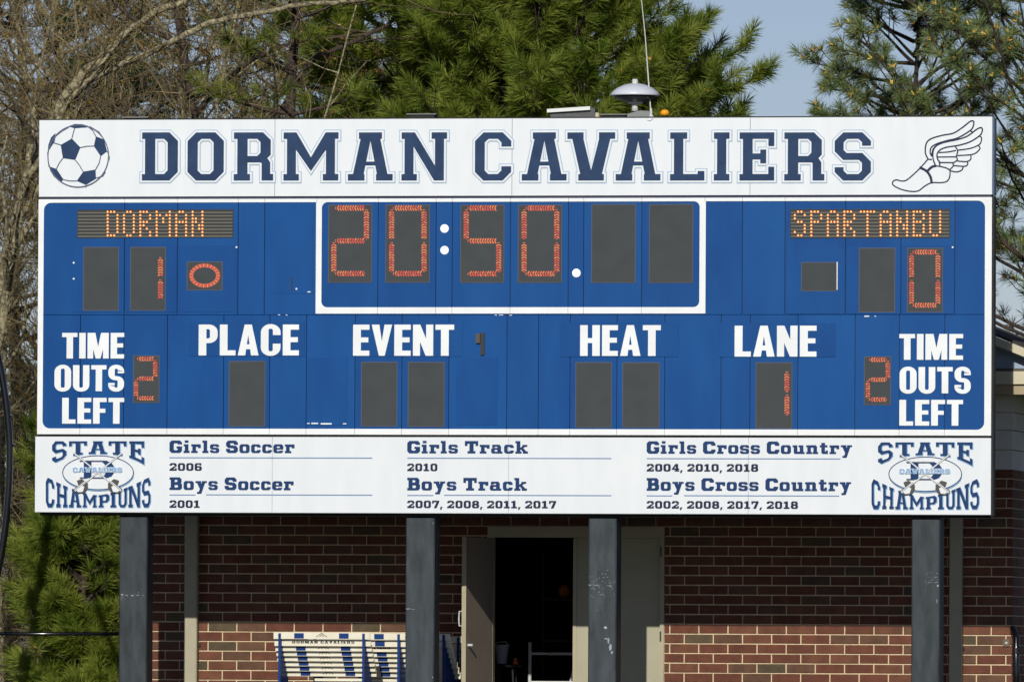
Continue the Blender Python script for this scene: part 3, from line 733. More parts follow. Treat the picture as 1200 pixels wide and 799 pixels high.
# champions banner lettering
def rule(x0, x1, y, par):
    X0, Z0, X1, Z1 = box_px(x0, y-.55, x1, y+.55)
    MB().add([(X0, -.004, Z0), (X1, -.004, Z0), (X1, -.004, Z1), (X0, -.004, Z1)], [(0, 1, 2, 3)]).obj('rule', UNDER, par)
def honours(x0, xa, xb, xr, xya, xyb, txt1, yr1, xy1, txt2, yr2, xy2, dy, xr2=None):
    par = banners[0] if x0 < 300 else banners[1] if x0 < 600 else banners[2]
    text_obj('lettering', txt1, fontB, 10, (x0, 516.3+dy, xa, 530.9+dy), -.004, NAVY2, par, 1.25, 5.6)
    rule(x0, xr, 536.6+dy, par)
    text_obj('lettering', yr1, fontB, 10, (x0, 542.7+dy, xy1, 551.6+dy), -.004, INK, par, 1.4, 5.2)
    text_obj('lettering', txt2, fontB, 10, (x0, 559.4+dy, xb, 574.3+dy), -.004, NAVY2, par, 1.25, 5.6)
    rule(x0, xya, 580+dy, par); rule(xyb, xr2 or xr, 580+dy, par)
    text_obj('lettering', yr2, fontB, 10, (x0, 586.2+dy, xy2, 595+dy), -.004, INK, par, 1.4, 5.2)
honours(198.7, 345.2, 344.2, 436.3, 229, 241.5, 'Girls Soccer', '2006', 236.6, 'Boys Soccer', '2001', 234.2, -.3)
honours(477.3, 618.8, 617.6, 716.6, 507.8, 520.5, 'Girls Track', '2010', 512.6, 'Boys Track', '2007, 2008, 2011, 2017', 651.8, .2)
honours(757.9, 998.6, 997.5, 985, 788, 801.6, 'Girls Cross Country', '2004, 2010, 2018', 888.6, 'Boys Cross Country', '2002, 2008, 2017, 2018', 935.2, .7, 983.6)

def logo(T, par):
    W = lambda x, y: B(*T(x, y))
    mb = MB()
    def warp(txt, x0, x1, top, bot, gap, mi, dpt, e=0.0):
        L, w = layout(txt, fontA, gap, 20); P = []
        for l in L:
            for p in l:
                q = []
                n = len(p)
                for i in range(n):        # subdivide long edges so they follow the arch
                    a, b = p[i], p[(i+1) % n]; k = max(1, int(abs(b[0]-a[0])/8))
                    for j in range(k): q.append((a[0]+(b[0]-a[0])*j/k, a[1]+(b[1]-a[1])*j/k))
                r = []
                for (a, b) in q:
                    x = x0+(x1-x0)*a/w; yt, yb = top(x), bot(x); r.append(W(x, yb+(yt-yb)*b/56))
                P.append(r)
        flat(P, dpt, mb, mi, e)
    st = lambda x: 516.8; sb = lambda x: 531.4+12.6*abs((x-115)/54)**2.7
    ct = lambda x: 580-22*abs((x-115)/61.5)**1.5; cb = lambda x: 594.1
    ss = [('S', 61.2, 77.7), ('T', 81, 101.8), ('A', 104, 125.3), ('T', 127.3, 148.2), ('E', 151.5, 168.9)]
    for ch, a, b in ss:
        warp(ch, a+.5, b+.5, lambda x: st(x)+.4, lambda x: sb(x)+.7, 4, 3, -.0035, .004); warp(ch, a, b, st, sb, 4, 0, -.0075)
    cs = [('C', 53.8, 63.5), ('H', 66, 79), ('A', 81, 95), ('M', 97, 113.3), ('P', 115.6, 128), ('I', 129.5, 136), ('U', 138, 149.5), ('N', 150.5, 165), ('S', 166.5, 176.3)]
    for ch, a, b in cs:
        warp(ch, a+.5, b+.5, lambda x: ct(x)+.4, lambda x: cb(x)+.5, 4, 3, -.0035, .004); warp(ch, a, b, ct, cb, 4, 0, -.0075)
    el = lambda rx, ry, ox=0, oy=0, a0=0, a1=360, n=48: [W(115.2+ox+rx*math.cos(math.radians(a0+(a1-a0)*i/n)), 553.6+oy+ry*math.sin(math.radians(a0+(a1-a0)*i/n))) for i in range(n+1)]
    flat([el(41.5, 19.3)[:-1]], -.0095, mb, 1)
    flat(stroke(el(41.5, 20.2, .3, .8, 10, 170), .009), -.0105, mb, 3)
    flat(stroke(el(41.5, 19.8), .0085), -.0125, mb, 0)
    # D
    flat([[W(*q) for q in ((98.5, 540), (107.5, 540), (107.5, 560), (98.5, 560))], [W(*q) for q in ((119, 540), (126, 540), (131, 542), (134.5, 547), (134.5, 553), (131, 558), (126, 560), (119, 560), (123, 556), (125, 552), (125, 548), (123, 544))],
          [W(*q) for q in ((94, 540), (126, 540), (126, 541), (94, 541))], [W(*q) for q in ((94, 559), (126, 559), (126, 560), (94, 560))]], -.0145, mb, 0)
    for yy in (539.6, 560.4): flat(stroke([W(93.5, yy), W(126, yy)], .005), -.0155, mb, 2)
    # sabres
    for s in (1, -1):
        X = lambda x: 115.2+s*(x-115.2)
        flat(stroke([W(X(87.5), 531), W(X(131), 566)], .017), -.0165, mb, 2)
        flat(stroke([W(X(87.5), 531), W(X(131), 566)], .010), -.0180, mb, 1)
        flat([[W(X(a), b) for a, b in ((127, 566), (134, 561), (140, 563), (138, 569), (144, 573), (140, 578), (131, 577), (127, 572))]], -.0195, mb, 4)
        flat([[W(X(a), b) for a, b in ((131, 570), (136, 568), (142, 573), (138, 576.5), (133, 576))]], -.0205, mb, 1)
        flat(stroke([W(X(126), 561), W(X(142), 574.5)], .020), -.0215, mb, 1)
        flat(stroke([W(X(129), 563.5), W(X(142), 574.5)], .006), -.0225, mb, 2)
    # CAVALIERS across the D
    L, w = layout('CAVALIERS', fontA, 7, 20)
    P = [[W(86+a/w*57.5, 552.8+(547.6-552.8)*b/56) for a, b in p] for l in L for p in l]
    flat(P, -.0235, mb, 5, .004); flat(P, -.0245, mb, 3)
    mb.obj('champions_emblem', [NAVY2, BANNER, GREYV, SKYB2, mat('emblem_charcoal', (66, 62, 56), .5), mat('emblem_pale', (205, 220, 234), .5)], par)
logo(lambda x, y: (x, y), banners[0])
logo(lambda x, y: (1029+(x-61.2)*1.027, 518+(y-516.7)*1.012), banners[3])

# posts
PW = .287; PY0, PY1 = DEP+.0, DEP+.0+.29
posts = []
for k, (a, b) in enumerate(((139.5, 172.2), (475.2, 509), (689.3, 722.3), (1068, 1101.4))):
    X0, X1 = BX(a, 700, PY0), BX(b, 700, PY0)
    mb = MB(); r = .012
    pts = [(X0+r, PY0), (X1-r, PY0), (X1, PY0+r), (X1, PY1), (X0, PY1), (X0, PY0+r)]
    mb.prism([(p[0], p[1]) for p in pts][::-1], 'z', 0.0, ZB-.047)
    mb.prism([(p[0], p[1]+.035) for p in pts][::-1], 'z', ZB-.046, ZT-.15)
    p = mb.obj('support_post', GALV, board); posts.append((p, X0, X1))
pr = random.Random(5)
def scuffs(k, lst):
    p, X0, X1 = posts[k]
    mb = MB()
    for (x, y, w_, h_) in lst:
        cx, cz = B(x, y, PY0); n = 6
        q = [(cx+w_/PXM/2*math.cos(2*math.pi*i/n)*pr.uniform(.6, 1.2), cz+h_/PXM/2*math.sin(2*math.pi*i/n)*pr.uniform(.5, 1.2)) for i in range(n)]
        mb.add([(a, PY0-.002, b) for a, b in q], [tuple(range(n))])
    mb.obj('scuff', SCUFF, p)
scuffs(0, [(143, 696.5, 4, 1.6), (148, 697, 6, 1.2), (155, 697.3, 3, 1.8), (161, 697, 5, .7), (168, 697.5, 4, .6)])
scuffs(1, [(478, 713, 9, .8), (484, 713.6, 5, .6), (507.5, 613, 1, 3), (507, 793, 1.2, 2)])
scuffs(2, [(692, 685, 6, .8), (700, 685.6, 9, .6), (714, 686, 8, .7), (709.5, 735, 5, 3), (713, 750, 3, 8), (715.5, 758, 3.5, 8), (711, 748, 7, 1.6), (717, 764, 3, 4), (706, 672, 5, .5), (712, 668, 4, .5)])
scuffs(2, [(pr.uniform(691, 721), pr.gauss(684, 11), pr.uniform(.5, 2.6), pr.uniform(.3, .9)) for _ in range(46)])
scuffs(0, [(pr.uniform(142, 170), pr.gauss(697, 3), pr.uniform(.5, 2.6), pr.uniform(.3, .7)) for _ in range(16)])
scuffs(3, [(pr.uniform(1084, 1100), pr.gauss(681, 5), pr.uniform(.5, 2.2), pr.uniform(.3, .8)) for _ in range(24)])
scuffs(3, [(1093, 679, 6, .6), (1097, 682, 5, .8), (1099, 686, 2.4, 3), (1090, 682, 5, .5), (1096, 676, 3, .6), (1098, 704, 1, 6)])
for z in (ZB+.25, (ZB+ZT)/2, ZT-.25):
    MB().box(XL+.1, DEP+.032, z-.05, XR-.1, DEP+.0345, z+.05).obj('back_beam', DARKSTEEL, board)

# ------------------------------------------------------------------ things on top of the board
def P3(px, py, y): a, b = B(px, py, y); return Vector((a, y, b))
yt = .09
X, Zb = B(744, 137, yt)[0], ZT+.012
siren = empty('warning_siren', (X, yt, Zb), 'white domed siren on a short stem standing on top of the scoreboard', 'siren')
def zt(py): return BZ(py, 744, yt)
MB().lathe((X, yt, 0), [(.0, zt(97.8)), (.06, zt(98.2)), (.12, zt(100)), (.18, zt(103.2)), (.225, zt(107.2)), (.252, zt(111.6)), (.245, zt(112.6)), (.10, zt(111.8)), (0, zt(111.5))], 36).obj('dome', DOMEM, siren, smooth=True)
MB().lathe((X, yt, 0), [(.0, zt(93)), (.026, zt(93)), (.03, zt(94)), (.03, zt(98.6)), (0, zt(98.6))], 16).obj('finial', STEELW, siren)
MB().lathe((X, yt, 0), [(.20, zt(112.4)), (.21, zt(114.5)), (.15, zt(118)), (.10, zt(119.6)), (0, zt(119.7))], 24).obj('horn_grille', GLASSD, siren)
for i in range(10):
    a = 2*math.pi*i/10; MB().tube([(X+.20*math.cos(a), yt+.20*math.sin(a), zt(112.6)), (X+.08*math.cos(a), yt+.08*math.sin(a), zt(119.8))], .004, 5).obj('grille_rib', STEELW, siren)
MB().lathe((X, yt, 0), [(0, zt(119.8)), (.078, zt(119.8)), (.078, zt(121.8)), (0, zt(121.8))], 20).obj('collar', STEELW, siren)
MB().lathe((X, yt, 0), [(.033, zt(121.8)), (.03, zt(126)), (.036, zt(130.5)), (0, zt(130.6))], 16).obj('stem', STEELW, siren, smooth=True)
a, b, c = B(737, 0, yt)[0], B(763, 0, yt)[0], B(752, 0, yt)[0]
MB().prism([(a, Zb), (b, Zb), (b, zt(131)), (c, zt(130.2)), (a, zt(134))], 'y', yt-.07, yt+.08).obj('mounting_bracket', mat('bracket_grey', (128, 132, 128), .6), siren)
# antenna
p0 = P3(762.8, 133, .05); p1 = P3(751, 0, .05); p2 = p0+(p1-p0)*1.35
ant = empty('whip_antenna', (p0.x, .05, Zb), 'thin white whip antenna leaning left, fixed beside the domed siren on the scoreboard top', 'antenna')
mid = (p0+p2)/2+Vector((.012, 0, 0))
MB().tube([p0, p0+(mid-p0)*.5, mid, p2], [.0075, .007, .0055, .0035], 6).obj('rod', STEELW, ant)
MB().lathe((p0.x, .05, 0), [(0, p0.z+.05), (.012, p0.z+.05), (.016, p0.z-.01), (.03, Zb+.002), (0, Zb+.001)], 12).obj('base_mount', STEELW, ant)
MB().tube([(p0.x-.03, -.006, ZT-.02), (p0.x, -.008, ZT-.028), (p0.x+.03, -.006, ZT-.01), (p0.x+.015, .05, ZT+.016)], .0035, 5).obj('lead_wire', STEELW, ant)
# beacon
bc = P3(779, 131, yt)
bea = empty('amber_beacon', (bc.x, yt, Zb), 'small round amber warning beacon right of the antenna on the board top', 'beacon')
MB().lathe((bc.x, yt, Zb), [(.022, 0), (.022, .02), (0, .021)], 12).obj('base', DARKSTEEL, bea)
MB().lathe((bc.x, yt, Zb+.016), [(.025, 0), (.044, .012), (.046, .035), (.03, .056), (0, .062)], 16).obj('lens', AMBER, bea, smooth=True)
# box with tilted white lid
bxl, bxr = B(647, 0, .08)[0], B(699, 0, .08)[0]
jb = empty('junction_box', ((bxl+bxr)/2, .08, Zb), 'flat grey box with a tilted white lid lying left of the domed siren', 'electrical box')
zz = lambda py, px: B(px, py, .08)[1]
MB().prism([(bxl, Zb), (bxr, Zb), (bxr, zz(127.5, 699)), (bxl, zz(132.5, 647))], 'y', .02, .2).obj('case', mat('box_grey', (92, 94, 92), .6, rgb2=(70, 72, 72), scale=30, stretch=(1, 1, 6)), jb)
MB().prism([(bxl-.03, zz(132.7, 645)), (B(694, 0, .08)[0], zz(129.6, 694)), (B(694, 0, .08)[0], zz(125.4, 694)), (bxl-.03, zz(128.6, 645))], 'y', -.02, .22).obj('lid', mat('lid_white', (226, 228, 222), .5), jb)
MB().lathe((B(700.5, 0, .06)[0], .06, Zb), [(.025, 0), (.025, .03), (.018, .045), (0, .047)], 10).obj('cable_gland', mat('gland_cream', (200, 190, 160), .5), jb)
for k, (a, b, top, lab) in enumerate(((478, 513, 133.6, 'flat dark bracket plate lying on the board top above the word MAN'), (145, 176, 137.3, 'low dark bracket plate on the board top near its left end'), (705, 736, 134, 'thin grey bracket strip between the white lidded box and siren'))):
    xa, xb = B(a, 0, .08)[0], B(b, 0, .08)[0]
    zt_ = B((a+b)/2, top, .08)[1]
    mb = MB().box(xa+.02, .04, Zb, xb-.02, .2, max(Zb+.008, zt_-.012)); mb.box(xa, .02, max(Zb+.009, zt_-.011), xb, .22, max(Zb+.016, zt_), 1)
    tag(mb.obj('mounting_plate', [DARKSTEEL, mat('plate_grey', (120, 122, 116), .6)]), lab, 'bracket', 'bracket plates on the board top')

# ================================================================== FIELD HOUSE
WY = 2.42
house_l, house_r = BX(177, 700, WY), BX(1186.5, 700, WY)
house = empty('field_house', ((house_l+house_r)/2, WY, 0), 'low red brick field house with pale block frieze and gabled roof behind the scoreboard', 'building')
DX0, DX1 = BX(571, 700, WY), BX(778.5, 700, WY)       # door frame outside
DZ = BZ(616.5, 674, WY)
ZBR = BZ(550.5, 1180, WY)                              # top of the brick
CO = (BZ(616.5, 674, WY)-BZ(616.5+11.37*10, 674, WY))/10  # course height close to 0.1 m
def courses():
    z = DZ
    while z > 0: z -= CO
    return z
CZ0 = courses(); PIT = CO*3.03
# mortar body with the doorway left open
WB = WY+.012
mb = MB(); DEEP = 3.0
mb.box(house_l+.012, WB, 0, DX0, WB+.25, ZBR); mb.box(DX1, WB, 0, house_r-.012, WB+.25, ZBR); mb.box(DX0, WB, DZ, DX1, WB+.25, ZBR)
mb.box(house_r-.262, WB+.2505, 0, house_r-.012, WB+DEEP, ZBR); mb.box(house_l+.012, WB+.2505, 0, house_l+.262, WB+DEEP, ZBR)
mb.box(house_l+.3, WB+DEEP-.25, 0, house_r-.3, WB+DEEP, ZBR)
wall = mb.obj('wall', MORTAR, house)
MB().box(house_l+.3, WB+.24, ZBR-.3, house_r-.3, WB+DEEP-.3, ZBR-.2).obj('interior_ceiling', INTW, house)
brick_meshes = {}
JT = .0128
def brick_mesh(w_, h_, mi):
    key = (round(w_, 3), mi)
    if key not in brick_meshes:
        m = MB().box(-w_/2, 0, -h_/2, w_/2, .03, h_/2, bev=.003)
        brick_meshes[key] = as_mesh('brick', m.v, m.f, BRICKS[mi])
    return brick_meshes[key]
rb = random.Random(21); spots = []; n = 0; z = CZ0; row = 0
visible_lo = CAM_Z-.25
while z < ZBR-.02:
    x = house_l - (PIT/2 if row % 2 else 0)
    while x < house_r:
        a, b = max(x+JT/2, house_l), min(x+PIT-JT/2, house_r)
        segs = [(a, b)]
        if z+CO/2 < DZ:
            segs = [(a, min(b, DX0-.004)), (max(a, DX1+.004), b)]
            if b < DX0 or a > DX1: segs = [(a, b)]
        for (p, q) in segs:
            if q-p > .03: spots.append(((p+q)/2, z+CO/2, q-p))
        x += PIT
    z += CO; row += 1
hm = CO-JT
vis = [s for s in spots if visible_lo < s[1] < BZ(598, 600, WY)]
vis.sort(key=lambda s: (s[1] > 1.75, s[1]))
keep = set(id(s) for s in vis[:300]); stuff = MB()
for s in spots:
    mi = rb.choices([0, 1, 2, 3], [6, 4, 3, 1])[0]
    if id(s) in keep:
        o = bpy.data.objects.new('brick', brick_mesh(s[2], hm, mi)); link(o, wall, (s[0], WY+rb.uniform(-.003, .003), s[1]+rb.uniform(-.0008, .0008))); o.rotation_euler = (rb.uniform(-.012, .012), rb.gauss(0, .0018), rb.gauss(0, .004))
    else:
        yy = WY+rb.uniform(-.002, .002); stuff.box(s[0]-s[2]/2, yy, s[1]-hm/2, s[0]+s[2]/2, yy+.03, s[1]+hm/2, mi, bev=.003)
# right hand side wall, running back from the corner
z = CZ0; row = 0
while z < ZBR-.02:
    y = WY+.014 - (0 if row % 2 else PIT/2)
    while y < WY+2.4:
        a, b = max(y+JT/2, WY+.036), y+PIT-JT/2
        if b-a > .03:
            vs0 = len(stuff.v); stuff.box(house_r-.03, a, z+JT/2, house_r+rb.uniform(-.002, .002), b, z+CO-JT/2, rb.choices([0, 1, 2, 3], [6, 4, 3, 1])[0])
        y += PIT
    z += CO; row += 1
o = stuff.obj('brick', BRICKS, wall); o['kind'] = 'stuff'; o['label'] = 'remaining bricks high in the wall and round its corner'
# block frieze
ZFR = BZ(462, 1180, WY)
fz = [ZBR, BZ(527, 1180, WY), BZ(504, 1180, WY), BZ(483, 1180, WY), ZFR]
x0b = house_l
xs = [house_r-.40*k for k in range(0, int((house_r-house_l)/.40)+1)]+[house_l]
for r in range(4):
    off = .2 if r % 2 else 0
    xx = house_r; first = True
    stf = MB()
    while xx > house_l+.05:
        nx_ = max(house_l, xx-(.2 if (first and off) else .4)); first = False
        stf.box(nx_+.004, WY+.003, fz[r]+.004, xx-.004, WY+.2, fz[r+1]-.004, bev=.004) if nx_ < house_r-1.2 else MB().box(nx_+.004, WY+.003, fz[r]+.004, xx-.004, WY+.2, fz[r+1]-.004, bev=.004).obj('frieze_block', STONE, house)
        xx = nx_
    q = stf.obj('frieze_block', STONE, house); q['kind'] = 'stuff'
    for k in range(5):
        MB().box(house_r-.19, WY+.205+.4*k, fz[r]+.004, house_r-.001, WY+.597+.4*k, fz[r+1]-.004).obj('frieze_block', STONE, house)
MB().box(house_l+.02, WY+.02, ZBR+.001, house_r-.02, WY+.22, ZFR-.001).obj('frieze_backing', MORTAR, house)
# cornice return, gable and roof
OV = .75; gy = WY-.30
zc0, zc1, zc2 = BZ(462, 1180, gy), BZ(450, 1180, gy), BZ(435, 1180, gy)
MB().box(house_l-OV, gy+.02, zc0, house_r+OV, WY+DEEP, zc1-.001).obj('cornice_band', TAN, house)
MB().box(house_l-OV-.02, gy-.02, zc1, house_r+OV+.02, WY+DEEP, zc2).obj('cornice_board', CREAM, house)
cxh = (house_l+house_r)/2
sl = .40
zr = BZ(392.5, 1163, gy-.12); xr = BX(1163, 392.5, gy-.12)
zpk = zr+(xr-cxh)*sl
xe = house_r+OV+.10
zof = lambda x: zpk-abs(x-cxh)*sl
for s in (-1, 1):
    e = cxh+s*(xe-cxh)
    MB().prism([(cxh, zof(cxh)), (e, zof(e)), (e, zof(e)+.03), (cxh, zpk+.033)][::s], 'y', gy-.152, WY+DEEP+.3).obj('roof_slope', SHING, house)
    MB().prism([(cxh, zof(cxh)-.004), (e, zof(e)-.004), (e, zof(e)-.09), (cxh, zpk-.10)][::s], 'y', gy-.15, gy-.11).obj('rake_board', CREAM, house)
    MB().prism([(cxh, zof(cxh)-.094), (e, zof(e)-.094), (e, zof(e)-.11), (cxh, zpk-.12)][::s], 'y', gy-.108, WY+DEEP).obj('soffit', SOFF, house)
MB().prism([(house_l-OV-.02, zc2+.002), (house_r+OV+.02, zc2+.002), (house_r+OV+.02, zof(house_r+OV+.02)-.112), (cxh, zpk-.125), (house_l-OV-.02, zof(house_l-OV-.02)-.112)], 'y', gy+.06, gy+.12).obj('gable_wall', SOFF, house)
MB().box(house_l-OV, gy-.0, zc2+.003, house_r+OV, gy+.055, zc2+.03).obj('return_shelf', mat('shelf_shade', (90, 84, 76), .8), house)  # coloured dark for the shadow lying along this shelf
# downspouts
for (a, b) in ((216, 231.2), (1112.3, 1127.2)):
    X0, X1 = BX(a, 700, WY-.1), BX(b, 700, WY-.1)
    mb = MB(); mb.prism([(X0+.01, WY-.11), (X1-.01, WY-.11), (X1, WY-.10), (X1, WY-.015), (X0, WY-.015), (X0, WY-.10)][::-1], 'z', .05, zc0-.02)
    d = mb.obj('downspout', mat('downspout_taupe', (176, 168, 140), .5, rgb2=(168, 160, 133), scale=6), house)
    for z_ in (1.0, 2.2):
        MB().box(X0-.02, WY-.014, z_, X1+.02, WY-.004, z_+.03).obj('bracket', DARKSTEEL, d)
# door frame, closed leaf, open leaf
FD = WY+.02
fr = MB(); jw = .062
fr.box(DX0+.001, FD-.03, 0, DX0+jw, FD+.10, DZ-.115); fr.box(DX1-.045, FD-.03, 0, DX1-.001, FD+.10, DZ-.115)
fr.box(DX0+.001, FD-.031, DZ-.115, DX1-.001, FD+.10, DZ-.002)
dframe = fr.obj('door_frame', TAUPE, house)
cl0, cl1 = BX(672.3, 700, FD+.03), DX1-.048
ZH = DZ-.118
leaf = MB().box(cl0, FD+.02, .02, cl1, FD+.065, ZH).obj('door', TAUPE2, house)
MB().box(cl0-.004, FD+.008, .02, cl0+.03, FD+.019, ZH-.01).obj('astragal', TAUPE, leaf)
for z_ in (.3, 1.13, 2.0): MB().tube([(cl1+.012, FD-.034, z_-.05), (cl1+.012, FD-.034, z_+.05)], .008, 8).obj('hinge', mat('hinge_metal', (70, 66, 58), .4), leaf)
# open leaf
hxp = DX0+jw-.002; hyp = FD-.035; LW = .84
ang = math.radians(98.8)   # swing from the closed position
ux2 = Vector((math.cos(ang), -math.sin(ang), 0)); nrm = Vector((-ux2.y, ux2.x, 0))
def leafpt(u, t, z): p = Vector((hxp, hyp, 0))+ux2*u+nrm*t; return (p.x, p.y, z)
def leafbox(u0, t0, z0, u1, t1, z1):
    vs = [leafpt(u, t, z) for z in (z0, z1) for t in (t0, t1) for u in (u0, u1)]
    return vs, [(0, 2, 3, 1), (4, 5, 7, 6), (0, 1, 5, 4), (2, 6, 7, 3), (0, 4, 6, 2), (1, 3, 7, 5)]
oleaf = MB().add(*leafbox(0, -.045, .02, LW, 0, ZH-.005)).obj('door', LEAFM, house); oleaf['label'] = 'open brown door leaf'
MB().add(*leafbox(LW+.0005, -.046, .02, LW+.004, .001, ZH-.005)).obj('edge_strip', TAUPE, oleaf)
zk = BZ(755.5, 547, WY-.7)
MB().tube([leafpt(LW-.07, -.0, zk), leafpt(LW-.07, .05, zk)], .014, 10).obj('knob', STEELW, oleaf)
za, zb_ = BZ(716, 538, WY-.7), BZ(733, 538, WY-.7)
MB().tube([leafpt(LW-.05, -.046, za), leafpt(LW-.05, -.09, za), leafpt(LW-.05, -.095, (za+zb_)/2), leafpt(LW-.05, -.09, zb_), leafpt(LW-.05, -.046, zb_)], .008, 8).obj('handle', STEELW, oleaf)
# interior floor
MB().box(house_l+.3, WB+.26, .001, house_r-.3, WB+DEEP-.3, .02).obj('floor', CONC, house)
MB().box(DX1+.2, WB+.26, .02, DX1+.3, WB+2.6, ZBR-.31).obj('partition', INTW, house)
MB().box(house_l+.27, WB+DEEP-.29, .021, house_r-.27, WB+DEEP-.26, ZBR-.31).obj('gloom_lining', INTW, house)  # added dark sheets hide the pale wall so the doorway stays black
MB().box(house_l+.27, WB+.255, .021, DX0-.05, WB+.27, ZBR-.31).obj('gloom_lining', INTW, house)
# small square fixture on the bricks
X0, Z0, X1, Z1 = box_px(1175.5, 748.5, 1183.5, 757, WY-.01)
fx = MB().box(X0, WY-.02, Z0, X1, WY-.003, Z1).obj('outlet_plate', mat('outlet_bronze', (96, 84, 62), .5), house)
MB().lathe(((X0+X1)/2, WY-.022, (Z0+Z1)/2), [(.001, 0)], 3)
cxo, czo = (X0+X1)/2, (Z0+Z1)/2
MB().box(cxo-.010, WY-.026, czo-.010, cxo+.010, WY-.0205, czo+.010).obj('button', STEELW, fx)

# ------------------------------------------------------------------ things in the doorway
yb = WY+1.1
bk = P3(588, 765, yb)
buck = empty('bucket', (bk.x, yb, 0), 'pale grey bucket on a stool just inside the open doorway', 'bucket')
MB().lathe((bk.x, yb, 0), [(0, bk.z-.11), (.055, bk.z-.11), (.075, bk.z+.08), (.079, bk.z+.08), (.079, bk.z+.09), (.07, bk.z+.09), (.05, bk.z-.09), (0, bk.z-.09)], 20).obj('pail', mat('pail_grey', (170, 172, 176), .5), buck, smooth=False)
MB().tube([(bk.x-.078, yb, bk.z+.08), (bk.x-.05, yb, bk.z+.115), (bk.x+.04, yb, bk.z+.12), (bk.x+.078, yb, bk.z+.08)], .004, 6).obj('handle', STEELW, buck)
sto = empty('stool', (bk.x+.05, yb, 0), 'dark stool inside the doorway carrying the grey bucket', 'stool')
st_z = bk.z-.112
MB().lathe((bk.x+.05, yb, st_z-.03), [(0, 0), (.17, 0), (.18, .015), (.17, .029), (0, .029)], 20).obj('seat', DARKSTEEL, sto)
for i in range(4):
    a = math.pi/4+i*math.pi/2; MB().tube([(bk.x+.05+.11*math.cos(a), yb+.11*math.sin(a), st_z-.03), (bk.x+.05+.17*math.cos(a), yb+.17*math.sin(a), .02)], .011, 8).obj('leg', DARKSTEEL, sto)
og = P3(604, 776, yb-.05)
tag(MB().lathe((og.x, yb-.05, og.z), [(0, -.045), (.055, -.045), (.055, -.038), (.035, -.036), (.012, .05), (0, .052)], 14).obj('marker_cone', mat('cone_orange', (230, 120, 40), .6)), 'small orange marker cone beside the grey bucket inside the doorway', 'cone')
# tube rack
ya = WY+1.15
rk0 = P3(621, 752, ya); rk1 = P3(673, 765, ya)
rack = empty('tube_rack', ((rk0.x+rk1.x)/2, ya, 0), 'white tubular metal rack standing inside the open doorway', 'rack')
zz1 = P3(645, 765.5, ya).z; zz2 = P3(645, 799, ya).z
xr2 = rk0.x+.62
for x in (rk0.x, xr2):
    MB().tube([(x, ya, .02), (x, ya, rk0.z), ], .018, 10).obj('upright', STEELW, rack)
for z_ in (zz1, zz2, .3): MB().tube([(rk0.x+.016, ya, z_), (xr2-.016, ya, z_)], .014, 10).obj('rail', STEELW, rack)
bp0, bp1 = P3(668, 799, ya+.08), P3(677, 766, ya+.08)
MB().tube([bp0+(bp0-bp1)*2, bp1], .012, 8).obj('brace', STEELW, rack)
# orange ball standing in for a faint glow, on a dark shelf
yo = WY+1.9
ob = P3(661, 692, yo)
shf = empty('storage_shelf', (ob.x, yo, 0), 'dark reddish storage shelf in the gloom behind the closed door leaf', 'shelf')
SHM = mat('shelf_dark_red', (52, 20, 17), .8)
for z_ in (.5, 1.1, ob.z-.072): MB().box(ob.x-.18, yo-.2, z_-.03, ob.x+.6, yo+.25, z_).obj('board', SHM, shf)
MB().box(ob.x-.20, yo-.2, .02, ob.x-.181, yo+.25, 2.0).obj('side_panel', SHM, shf); MB().box(ob.x+.601, yo-.2, .02, ob.x+.62, yo+.25, 2.0).obj('side_panel', SHM, shf)
bl = []
for i in range(9): a = -math.pi/2+math.pi*i/8; bl.append((.062*math.cos(a), .07*math.sin(a)))
tag(MB().lathe((ob.x, yo, ob.z), bl, 20).obj('ball', mat('glow_orange', (190, 96, 36), .8), smooth=True), 'orange ball standing in for a faint orange glow in the doorway', 'ball')

